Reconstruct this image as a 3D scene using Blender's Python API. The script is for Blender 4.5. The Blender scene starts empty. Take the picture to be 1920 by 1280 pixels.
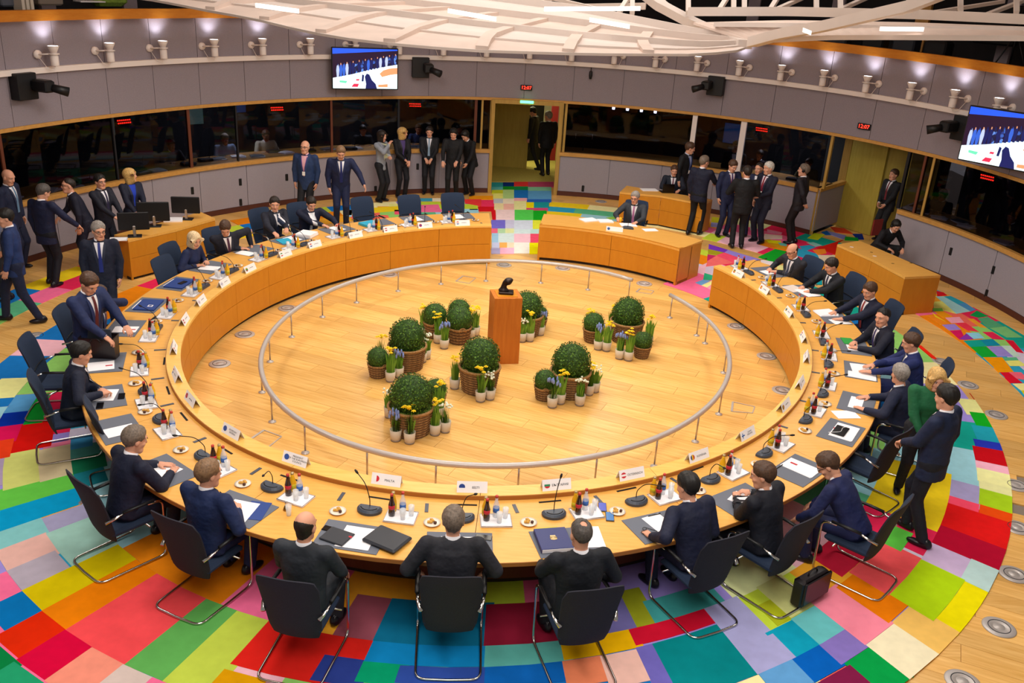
import bpy, bmesh, math, random
import numpy as np
from mathutils import Vector, Matrix
random.seed(7); RNG = np.random.RandomState(7)
S = bpy.context.scene; COL = S.collection
R = math.radians; PI = math.pi

# ---------------- camera ----------------
CF, CY, CZ, YAW, PIT, ROL = 1708.7, -12.7967, 5.6084, 0.0102, 0.3905, 0.0613
_f = np.array([math.sin(YAW)*math.cos(PIT), math.cos(YAW)*math.cos(PIT), -math.sin(PIT)])
_r0 = np.array([math.cos(YAW), -math.sin(YAW), 0.0]); _u0 = np.cross(_r0, _f)
_r = math.cos(ROL)*_r0 + math.sin(ROL)*_u0; _u = -math.sin(ROL)*_r0 + math.cos(ROL)*_u0
cam = bpy.data.cameras.new('camera'); camo = bpy.data.objects.new('camera', cam); COL.objects.link(camo)
camo.matrix_world = Matrix(((_r[0], _u[0], -_f[0], 0), (_r[1], _u[1], -_f[1], CY), (_r[2], _u[2], -_f[2], CZ), (0, 0, 0, 1)))
cam.sensor_fit = 'HORIZONTAL'; cam.sensor_width = 36.0; cam.lens = CF/1920*36.0
cam.clip_start = 0.05; cam.clip_end = 200
S.camera = camo
S.view_settings.view_transform = 'Standard'; S.view_settings.look = 'None'
S.view_settings.gamma = 1.0; S.view_settings.exposure = 0.22
try: S.view_settings.use_curve_mapping = False
except Exception: pass

# ---------------- light ----------------
w = bpy.data.worlds.new('world'); S.world = w; w.use_nodes = True
w.node_tree.nodes['Background'].inputs[0].default_value = (1.0, 0.93, 0.86, 1)
w.node_tree.nodes['Background'].inputs[1].default_value = 0.24
def area(name, loc, rot, size, power, color=(1, 0.95, 0.88), sizey=None, shape='DISK', spread=180):
    l = bpy.data.lights.new(name, 'AREA'); l.energy = power; l.color = color; l.shape = shape
    l.size = size
    if sizey: l.size_y = sizey
    l.spread = R(spread)
    o = bpy.data.objects.new(name, l); COL.objects.link(o); o.location = loc; o.rotation_euler = rot
    return o
area('canopy_light_center', (0, 0.3, 4.55), (0, 0, 0), 4.0, 205, (1, .94, .82))
for k in range(8):
    a = k*PI/4 + 0.39
    area('canopy_light_ring', (6.0*math.cos(a), 6.6*math.sin(a), 4.55), (0, 0, 0), 1.2, 62)
area('upper_fill_light', (0, 1, 8.5), (0, 0, 0), 9.0, 360)  # unseen light added above the canopy to brighten its top and the gallery
area('gallery_light', (0, -9.6, 7.2), (R(38), 0, 0), 5.0, 240)

# ---------------- materials ----------------
def lin(h):
    h = h.lstrip('#'); c = [int(h[i:i+2], 16)/255 for i in (0, 2, 4)]
    return tuple((x/12.92 if x <= .04045 else ((x+.055)/1.055)**2.4) for x in c)
MATS = {}
def mat(name, col, rough=.6, metal=0.0, spec=.4, emit=0, noise=0.0, nscale=30.0, bump=0.0, bscale=200.0, trans=0.0, alpha=1.0, coat=0.0, sheen=0.0, bdist=.004):
    if name in MATS: return MATS[name]
    m = bpy.data.materials.new(name); m.use_nodes = True; nt = m.node_tree; b = nt.nodes['Principled BSDF']
    c = lin(col) if isinstance(col, str) else col
    b.inputs['Base Color'].default_value = (*c, 1); b.inputs['Roughness'].default_value = rough
    b.inputs['Metallic'].default_value = metal; b.inputs['Specular IOR Level'].default_value = spec
    b.inputs['Transmission Weight'].default_value = trans; b.inputs['Alpha'].default_value = alpha
    b.inputs['Coat Weight'].default_value = coat; b.inputs['Sheen Weight'].default_value = sheen
    if emit: b.inputs['Emission Color'].default_value = (*c, 1); b.inputs['Emission Strength'].default_value = emit
    tc = nt.nodes.new('ShaderNodeTexCoord')
    if noise:
        n = nt.nodes.new('ShaderNodeTexNoise'); n.inputs['Scale'].default_value = nscale; n.inputs['Detail'].default_value = 4
        mr = nt.nodes.new('ShaderNodeMapRange'); mr.inputs['To Min'].default_value = 1-noise; mr.inputs['To Max'].default_value = 1+noise
        mr.inputs['From Min'].default_value = .3; mr.inputs['From Max'].default_value = .7
        mx = nt.nodes.new('ShaderNodeVectorMath'); mx.operation = 'SCALE'; mx.inputs[0].default_value = c
        nt.links.new(tc.outputs['Object'], n.inputs['Vector']); nt.links.new(n.outputs['Fac'], mr.inputs['Value'])
        nt.links.new(mr.outputs['Result'], mx.inputs['Scale']); nt.links.new(mx.outputs[0], b.inputs['Base Color'])
    if bump:
        n2 = nt.nodes.new('ShaderNodeTexNoise'); n2.inputs['Scale'].default_value = bscale
        bp = nt.nodes.new('ShaderNodeBump'); bp.inputs['Strength'].default_value = bump; bp.inputs['Distance'].default_value = bdist
        nt.links.new(tc.outputs['Object'], n2.inputs['Vector']); nt.links.new(n2.outputs['Fac'], bp.inputs['Height']); nt.links.new(bp.outputs[0], b.inputs['Normal'])
    MATS[name] = m; return m
def wood(name, c1, c2, rough=.35, scale=(1.2, 14, 14), rnd=0.0, rot=0.0, world=False):
    m = bpy.data.materials.new(name); m.use_nodes = True; nt = m.node_tree; b = nt.nodes['Principled BSDF']; N = nt.nodes.new; L = nt.links.new
    tc = N('ShaderNodeTexCoord'); mp = N('ShaderNodeMapping'); mp.inputs['Scale'].default_value = scale; mp.inputs['Rotation'].default_value = (0, 0, rot)
    n = N('ShaderNodeTexNoise'); n.inputs['Scale'].default_value = 2.2; n.inputs['Detail'].default_value = 6; n.inputs['Roughness'].default_value = .6
    rp = N('ShaderNodeValToRGB'); rp.color_ramp.elements[0].position = .3; rp.color_ramp.elements[1].position = .7
    rp.color_ramp.elements[0].color = (*lin(c1), 1); rp.color_ramp.elements[1].color = (*lin(c2), 1)
    L(tc.outputs['Object'], mp.inputs[0]); L(mp.outputs[0], n.inputs['Vector']); L(n.outputs['Fac'], rp.inputs[0])
    out = rp.outputs[0]
    if rnd:
        g = N('ShaderNodeNewGeometry'); oi = N('ShaderNodeObjectInfo'); ad = N('ShaderNodeMath'); ad.operation = 'ADD'
        fr = N('ShaderNodeMath'); fr.operation = 'FRACT'
        L(g.outputs['Random Per Island'], ad.inputs[0]); L(oi.outputs['Random'], ad.inputs[1]); L(ad.outputs[0], fr.inputs[0])
        mr = N('ShaderNodeMapRange'); mr.inputs['To Min'].default_value = 1-rnd; mr.inputs['To Max'].default_value = 1+rnd*.6; L(fr.outputs[0], mr.inputs['Value'])
        sc = N('ShaderNodeVectorMath'); sc.operation = 'SCALE'; L(out, sc.inputs[0]); L(mr.outputs[0], sc.inputs['Scale']); out = sc.outputs[0]
    L(out, b.inputs['Base Color']); b.inputs['Roughness'].default_value = rough; b.inputs['Specular IOR Level'].default_value = .35
    MATS[name] = m; return m
def glass(name, tint='#ffffff', alpha=.25, rough=.03):
    m = bpy.data.materials.new(name); m.use_nodes = True; nt = m.node_tree; N = nt.nodes.new; L = nt.links.new
    for n in list(nt.nodes):
        if n.type != 'OUTPUT_MATERIAL': nt.nodes.remove(n)
    out = [n for n in nt.nodes if n.type == 'OUTPUT_MATERIAL'][0]
    tr = N('ShaderNodeBsdfTransparent'); tr.inputs[0].default_value = (*lin(tint), 1)
    gl = N('ShaderNodeBsdfGlossy'); gl.inputs['Roughness'].default_value = rough
    lw = N('ShaderNodeLayerWeight'); lw.inputs[0].default_value = .3
    mr = N('ShaderNodeMapRange'); mr.inputs['To Min'].default_value = min(.04, alpha*.3); mr.inputs['To Max'].default_value = alpha
    mx = N('ShaderNodeMixShader'); L(lw.outputs['Fresnel'], mr.inputs[0]); L(mr.outputs[0], mx.inputs[0]); L(tr.outputs[0], mx.inputs[1]); L(gl.outputs[0], mx.inputs[2]); L(mx.outputs[0], out.inputs[0])
    MATS[name] = m; return m
M = MATS
wood('floor_wood', '#dba24e', '#f3c478', .33, (1.0, 16, 16), .16, rot=0)
wood('desk_front', '#c17a1a', '#c98420', .42, (5, 5, 1.5))
wood('desk_top', '#dc9f46', '#e8af58', .4, (1.5, 14, 14))
wood('lip_wood', '#e6b052', '#f0c068', .4, (1.5, 14, 14))
wood('ledge_wood', '#c9771c', '#d68a2c', .4, (2, 2, 10))
wood('counter_wood', '#b98542', '#cc9850', .45, (2, 6, 10))
wood('jamb_wood', '#a8823c', '#b8934a', .5, (8, 8, 1))
wood('door_wood', '#a58f35', '#b29c40', .5, (8, 8, 1))
wood('pedestal_wood', '#b5621a', '#c87628', .5, (9, 9, .8))
wood('modesty_wood', '#5c2c18', '#6b3620', .6, (4, 4, 1))
mat('edge_brown', '#a5672a', .5)
mat('plinth', '#2a1a10', .7)
mat('wall_fabric', '#8c8188', .9, noise=.06, nscale=60, bump=.25, bscale=260)
mat('wall_fabric_low', '#989099', .9, noise=.05, nscale=60, bump=.2, bscale=260)
mat('baseboard', '#50261a', .6)
mat('trim_white', '#e6d9d2', .5)
mat('canopy_white', '#ddd0c8', .6, noise=.03, nscale=4)
mat('canopy_skin', '#dcc8bc', .7, noise=.06, nscale=3)
mat('booth_dark', '#0b0a0d', .8)
mat('booth_grey', '#1c1a1e', .8)
mat('black', '#0c0c10', .5)
mat('black_gloss', '#08080c', .2)
mat('dark_grey', '#2c2f37', .5)
mat('mic_grey', '#3f4653', .45)
mat('mat_grey', '#656a76', .7)
mat('chrome', '#c9c6c2', .18, metal=1.0)
mat('steel', '#b9b0ac', .35, metal=.9)
mat('steel_paint', '#bdb6b2', .4, metal=.3)
mat('brass', '#b08a40', .3, metal=1.0)
mat('paper', '#f3f1f5', .7)
mat('plate_white', '#f2ede6', .3)
mat('porcelain', '#eadfce', .35)
mat('chair_blue', '#1c2c45', .85, noise=.12, nscale=80, bump=.2)
mat('chair_back', '#23232f', .85, noise=.18, nscale=120, bump=.25)
mat('green_leaf', '#2c4c0e', .7, noise=.55, nscale=30)
mat('green_leaf2', '#527a1a', .6, noise=.4, nscale=25)
mat('moss', '#7d9a3a', .9, noise=.2)
mat('stem_green', '#6f9a2e', .6, noise=.2, nscale=10)
mat('flower_yellow', '#f2cf10', .6)
mat('flower_white', '#e8ecd8', .6)
mat('flower_blue', '#7d8fc4', .6)
mat('wicker', '#9c7446', .8, noise=.35, nscale=45)
mat('wicker_dark', '#6c4c2c', .8, noise=.3, nscale=45)
mat('pot_white', '#c9bba6', .5)
mat('pot_base', '#8a7e72', .6)
mat('bronze', '#2b211f', .35, metal=.6)
mat('lamp_glow', '#eaf0ff', emit=9)
mat('led_red', '#ff2a1a', emit=5)
mat('exit_green', '#60ffb0', emit=2.5)
mat('screen_off', '#0d0f14', .25)
mat('orange_juice', '#e8ae18', .25)
mat('cola', '#2a0a08', .15, coat=.5)
mat('label_red', '#c02030', .5)
mat('cap_red', '#c03a30', .5)
mat('label_blue', '#3060a8', .5)
mat('juice_label', '#c9b820', .5)
mat('clear_glass', '#eef2f6', .12, alpha=.42, spec=.8)
glass('booth_glass', '#b0b0b8', .05, .02)
mat('pastry', '#d09a40', .7, noise=.3, nscale=60)
mat('choc', '#4a2418', .5)
mat('folder_blue', '#1f3f86', .5)
mat('folder_cyan', '#28a8cc', .5)
mat('folder_green', '#1e9a3c', .5)
mat('folder_red', '#7a1f18', .6)
mat('book_navy', '#27306a', .5)
mat('gold', '#c0a878', .4, metal=.4)
mat('skin', '#d79c80', .55, spec=.3)
mat('skin_pale', '#e0ab90', .55, spec=.3)
mat('skin_dark', '#a8694c', .55, spec=.3)
mat('lip', '#a8564c', .5)
mat('eye_white', '#d8d0cc', .3)
mat('eye_dark', '#1c1210', .3)
mat('leather', '#1c1418', .35)
mat('badge', '#e8e4e0', .5)

# ---------------- geometry helpers ----------------
def at(px, py, z=0.0):
    a = (px-960)/CF; b = (640-py)/CF; d = _f + a*_r + b*_u
    t = (z-CZ)/d[2]
    return Vector((t*d[0], CY+t*d[1], z))
def at_d(px, py, D):
    q = _f + (px-960)/CF*_r + (640-py)/CF*_u
    return Vector((D*q[0], CY+D*q[1], CZ+D*q[2]))
def pix(p):
    d = np.array([p[0], p[1]-CY, p[2]-CZ]); q = d@_f
    return 960+CF*(d@_r)/q, 640-CF*(d@_u)/q
EE, EPH = .8518, 1.2298
def rho(a):
    C, s = math.cos(EPH), math.sin(EPH); x, y = math.cos(a), math.sin(a)
    return 1/math.hypot(C*x+s*y, (-s*x+C*y)/EE)
def ring(Rn, a, z=0.0):
    q = Rn*rho(a); return Vector((q*math.cos(a), q*math.sin(a), z))
def rn_of(p):
    a = math.atan2(p[1], p[0]); return math.hypot(p[0], p[1])/rho(a), a
def wallr(a, d=0.0):
    q = 10.159*(1-.0157*math.cos(a)+.0465*math.sin(a)-.0586*math.cos(2*a)+.0777*math.sin(2*a)) + d
    return q
def wp(a, d=0.0, z=0.0):
    q = wallr(a, d); return Vector((q*math.cos(a), q*math.sin(a), z))

def whit(px, py, d=0.0):
    q = _f + (px-960)/CF*_r + (640-py)/CF*_u; lo = None
    for k in range(900):
        t = 7+k*.02; x, y = t*q[0], CY+t*q[1]
        if y > -3 and math.hypot(x, y) >= wallr(math.atan2(y, x), d): return math.atan2(y, x), CZ+t*q[2]
    return math.atan2(y, x), CZ+t*q[2]
ORD = ['first', 'second', 'third', 'fourth', 'fifth', 'sixth', 'seventh', 'eighth', 'ninth', 'tenth', 'eleventh', 'twelfth', 'thirteenth', 'fourteenth', 'fifteenth', 'sixteenth', 'seventeenth', 'eighteenth', 'nineteenth', 'twentieth', 'twenty-first', 'twenty-second']
class MB:
    def __init__(s): s.v = []; s.f = []; s.m = []; s.mats = []; s.sm = []
    def mi(s, m):
        if isinstance(m, str): m = MATS[m]
        if m not in s.mats: s.mats.append(m)
        return s.mats.index(m)
    def add(s, vs, fs, m, smooth=False, T=None):
        k = len(s.v); i = s.mi(m)
        for v in vs: s.v.append(tuple(T @ Vector(v)) if T is not None else tuple(v))
        for f in fs: s.f.append(tuple(a+k for a in f)); s.m.append(i); s.sm.append(smooth)
        return s
    def box(s, c, d, m, T=None, rz=0.0, taper=1.0):
        hx, hy, hz = d[0]/2, d[1]/2, d[2]/2; vs = []
        for z, t in ((-hz, 1.0), (hz, taper)):
            for x, y in ((-hx, -hy), (hx, -hy), (hx, hy), (-hx, hy)):
                X, Y = x*t, y*t
                vs.append((c[0]+X*math.cos(rz)-Y*math.sin(rz), c[1]+X*math.sin(rz)+Y*math.cos(rz), c[2]+z))
        return s.add(vs, [(3, 2, 1, 0), (4, 5, 6, 7), (0, 1, 5, 4), (1, 2, 6, 5), (2, 3, 7, 6), (3, 0, 4, 7)], m, T=T)
    def bevbox(s, c, d, b, m, T=None):
        hx, hy, hz = d[0]/2, d[1]/2, d[2]/2; vs = []; prof = [(-hz, b), (-hz+b, 0), (hz-b, 0), (hz, b)]
        for z, q in prof:
            x, y = hx-q, hy-q; k = b*.7
            for X, Y in ((-x+k, -y), (x-k, -y), (x, -y+k), (x, y-k), (x-k, y), (-x+k, y), (-x, y-k), (-x, -y+k)):
                vs.append((c[0]+X, c[1]+Y, c[2]+z))
        fs = [tuple(range(7, -1, -1)), tuple(range(24, 32))]
        for r in range(3):
            for i in range(8): a = r*8+i; e = r*8+(i+1) % 8; fs.append((a, e, e+8, a+8))
        return s.add(vs, fs, m, T=T)
    def prism(s, pts, z0, z1, m, T=None):
        n = len(pts); vs = [(p[0], p[1], z0) for p in pts]+[(p[0], p[1], z1) for p in pts]
        A = sum(pts[i][0]*pts[(i+1) % n][1]-pts[(i+1) % n][0]*pts[i][1] for i in range(n))
        fs = [tuple(range(n-1, -1, -1)), tuple(range(n, 2*n))]+[(i, (i+1) % n, n+(i+1) % n, n+i) for i in range(n)]
        if A < 0: fs = [tuple(reversed(f)) for f in fs]
        return s.add(vs, fs, m, T=T)
    def lathe(s, prof, seg, m, c=(0, 0, 0), smooth=True, T=None):
        vs = []; n = len(prof)
        for r, z in prof:
            for k in range(seg): a = 2*PI*k/seg; vs.append((c[0]+r*math.cos(a), c[1]+r*math.sin(a), c[2]+z))
        fs = [(i*seg+k, i*seg+(k+1) % seg, (i+1)*seg+(k+1) % seg, (i+1)*seg+k) for i in range(n-1) for k in range(seg)]
        if prof[0][0] > 1e-4: fs.append(tuple(range(seg-1, -1, -1)))
        if prof[-1][0] > 1e-4: fs.append(tuple((n-1)*seg+k for k in range(seg)))
        return s.add(vs, fs, m, smooth, T)
    def tube(s, pts, rad, m, seg=8, closed=False, smooth=True, T=None, flat=1.0):
        P = [Vector(p) for p in pts]; n = len(P); vs = []; up = None
        for i, p in enumerate(P):
            a = P[(i-1) % n] if (closed or i > 0) else p; b = P[(i+1) % n] if (closed or i < n-1) else p
            t = (b-a)
            if t.length < 1e-9: t = Vector((0, 0, 1))
            t.normalize()
            if up is None: up = Vector((0, 0, 1)) if abs(t.z) < .9 else Vector((1, 0, 0))
            x = up.cross(t); x.normalize(); y = t.cross(x); up = y
            r = rad[i] if isinstance(rad, (list, tuple)) else rad
            for k in range(seg): q = 2*PI*k/seg; vs.append(tuple(p+x*(r*math.cos(q))+y*(r*flat*math.sin(q))))
        fs = []
        for i in range(n if closed else n-1):
            j = (i+1) % n
            for k in range(seg): fs.append((i*seg+k, i*seg+(k+1) % seg, j*seg+(k+1) % seg, j*seg+k))
        if not closed: fs += [tuple(range(seg-1, -1, -1)), tuple((n-1)*seg+k for k in range(seg))]
        return s.add(vs, fs, m, smooth, T)
    def beam(s, a, b, w, h, m, T=None):   # box beam between two points, vertical height h
        a, b = Vector(a), Vector(b); t = (b-a).normalized(); x = t.cross(Vector((0, 0, 1)))
        if x.length < 1e-5: x = Vector((1, 0, 0))
        x.normalize(); y = x.cross(t); vs = []
        for p in (a, b):
            for i, j in ((-1, -1), (1, -1), (1, 1), (-1, 1)): vs.append(tuple(p+x*(w/2*i)+y*(h/2*j)))
        return s.add(vs, [(3, 2, 1, 0), (4, 5, 6, 7), (0, 1, 5, 4), (1, 2, 6, 5), (2, 3, 7, 6), (3, 0, 4, 7)], m, T=T)
    def sweep(s, a0, a1, n, prof, m, fn, smooth=False):  # prof: list (radial, z); fn(rad, angle, z)
        vs = []; k = len(prof)
        for i in range(n+1):
            a = a0+(a1-a0)*i/n
            for (r, z) in prof: vs.append(tuple(fn(r, a, z)))
        fs = []
        for i in range(n):
            for j in range(k): j2 = (j+1) % k; fs.append((i*k+j, i*k+j2, (i+1)*k+j2, (i+1)*k+j))
        fs += [tuple(range(k-1, -1, -1)), tuple(n*k+j for j in range(k))]
        return s.add(vs, fs, m, smooth)
    def mesh(s, name='mesh'):
        me = bpy.data.meshes.new(name); me.from_pydata(s.v, [], s.f)
        for m in s.mats: me.materials.append(m)
        me.polygons.foreach_set('material_index', s.m); me.polygons.foreach_set('use_smooth', s.sm); me.update()
        bm = bmesh.new(); bm.from_mesh(me); bmesh.ops.recalc_face_normals(bm, faces=bm.faces); bm.to_mesh(me); bm.free()
        return me
    def build(s, name, parent=None, loc=None, **kw): return link(name, s.mesh(name), parent, loc, **kw)
def link(name, me, parent=None, loc=None, rz=None, M4=None, label=None):
    o = bpy.data.objects.new(name, me); COL.objects.link(o)
    if parent is not None: o.parent = parent
    if loc is not None: o.location = loc
    if rz is not None: o.rotation_euler = (0, 0, rz)
    if M4 is not None: o.matrix_local = M4
    if label: o['label'] = label
    return o
def tag(o, label, cat, group=None, kind=None):
    if label: o['label'] = label
    if cat: o['category'] = cat
    if group: o['group'] = group
    if kind: o['kind'] = kind
    return o
def empty(name, loc=(0, 0, 0), rz=0.0, label=None, cat=None, group=None, kind=None):
    o = bpy.data.objects.new(name, None); COL.objects.link(o); o.location = loc; o.rotation_euler = (0, 0, rz); o.empty_display_size = .1
    return tag(o, label, cat, group, kind)
def struct(o, kind='structure'): o['kind'] = kind; return o
def copy_tree(src, loc=None, rz=None, label=None, group=None, parent=None):
    r = src.copy(); COL.objects.link(r)
    if parent is not None: r.parent = parent
    if loc is not None: r.location = loc
    if rz is not None: r.rotation_euler = (0, 0, rz)
    if label: r['label'] = label
    if group: r['group'] = group
    for ch in src.children: copy_tree(ch, parent=r)
    return r
def fillet(pts, r, n=5):
    P = [Vector(p) for p in pts]; out = [P[0]]
    for i in range(1, len(P)-1):
        a = (P[i-1]-P[i]); b = (P[i+1]-P[i]); q = min(r, a.length*.45, b.length*.45); A = P[i]+a.normalized()*q; B = P[i]+b.normalized()*q
        for k in range(n+1): t = k/n; out.append((1-t)**2*A+2*t*(1-t)*P[i]+t*t*B)
    out.append(P[-1]); return out
def text_mesh(txt, size, m, align='CENTER'):
    cu = bpy.data.curves.new('t', 'FONT'); cu.body = txt; cu.size = size; cu.align_x = align; cu.align_y = 'CENTER'; cu.resolution_u = 2
    o = bpy.data.objects.new('t', cu); COL.objects.link(o)
    dg = bpy.context.evaluated_depsgraph_get(); me = bpy.data.meshes.new_from_object(o.evaluated_get(dg)); bpy.data.objects.remove(o)
    me.materials.clear(); me.materials.append(MATS[m]); return me
# ================= floor =================
fl = struct(MB().box((0, 1.5, -.06), (30, 34, .08), 'pot_base').build('floor'))
FA = R(-24)
pl_w, pl_l = .26, 1.7
pm = MB().box((0, 0, 0), (pl_l-.004, pl_w-.004, .02), 'floor_wood').mesh('plank')
cand = []
for j in range(-64, 70):
    off = (j*0.61) % pl_l
    for i in range(-11, 12):
        u, v = i*pl_l+off, j*pl_w
        x, y = u*math.cos(FA)-v*math.sin(FA), u*math.sin(FA)+v*math.cos(FA)+1
        if not(-9.5 < y < 13.6 and abs(x) < 12): continue
        if y < -7.4: continue
        rn, a = rn_of((x, y))
        px, py = pix((x, y, 0))
        if not (-120 < px < 2040 and py < 1400): continue
        d = math.hypot(x, y-CY)
        vis = 0 if rn < 5.4 else (1 if rn > 8.0 and y < 6 else 2)
        cand.append((vis, d, x, y))
cand.sort()
stuff = MB()
for n_, (vv, d, x, y) in enumerate(cand):
    if n_ < 290:
        link('plank', pm, fl, (x, y, -.0105), FA)
    else:
        stuff.box((x, y, -.0105), (pl_l-.004, pl_w-.004, .02), 'floor_wood', rz=FA)
o = stuff.build('planks', fl); o['kind'] = 'stuff'

# ================= carpet =================
PATM = {}
def pmat(c):
    return mat('carpet_'+c.strip('#'), c, .95, noise=.05, nscale=9, bump=.3, bscale=400, spec=.1)
PALETTE = ['#f870a0', '#c8e040', '#f8b030', '#98d870', '#a0d8e8', '#f8f0b0', '#e82858', '#10a898', '#a090e0', '#f8d820', '#1878c8', '#f87060', '#e8f0b0', '#f8c0d0', '#60c090', '#30a8d0', '#f08a10', '#d8d0e8']
main_c = empty('carpet', (0, 0, 0), label='multicoloured patchwork carpet ring under the chairs round the big desk', cat='carpet')
outer_c = empty('carpet', (0, 0, 0), label='multicoloured patchwork outer carpet between wood strip and grey wall', cat='carpet')
aisle_c = empty('carpet', (0, 0, 0), label='pale checkered carpet runner in the aisle to the back door', cat='carpet')
PZ = [0]
def zj(z):
    PZ[0] += 1; return z+.00004*(PZ[0] % 90)
def cellp(parent, r0, r1, a0, a1, c, z=.010, h=.010):
    n = max(1, int(abs(a1-a0)/R(2.5))); pts = [ring(r0, a0+(a1-a0)*k/n) for k in range(n+1)]+[ring(r1, a1-(a1-a0)*k/n) for k in range(n+1)]
    return MB().prism([(p.x, p.y) for p in pts], 0, zj(z), pmat(c)).build('patch', parent)
def quadp(parent, P, c, z=.012):
    return MB().prism([(p.x, p.y) for p in P], 0.0, zj(z), pmat(c)).build('patch', parent)
CR = {'A': (0, 960, 4), 'B': (0, 740, 4), 'E': (480, 960, 4), 'F': (960, 960, 4), 'G': (1440, 900, 3.369), 'H': (1680, 520, 3.368), 'J': (640, 330, 4.571), 'K': (1020, 340, 4.571), 'L': (1300, 400, 6)}
def P4(t, q):
    ox, oy, s = CR[t]; return [at(ox+q[i]/s, oy+q[i+1]/s, .01) for i in (0, 2, 4, 6)]
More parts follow.
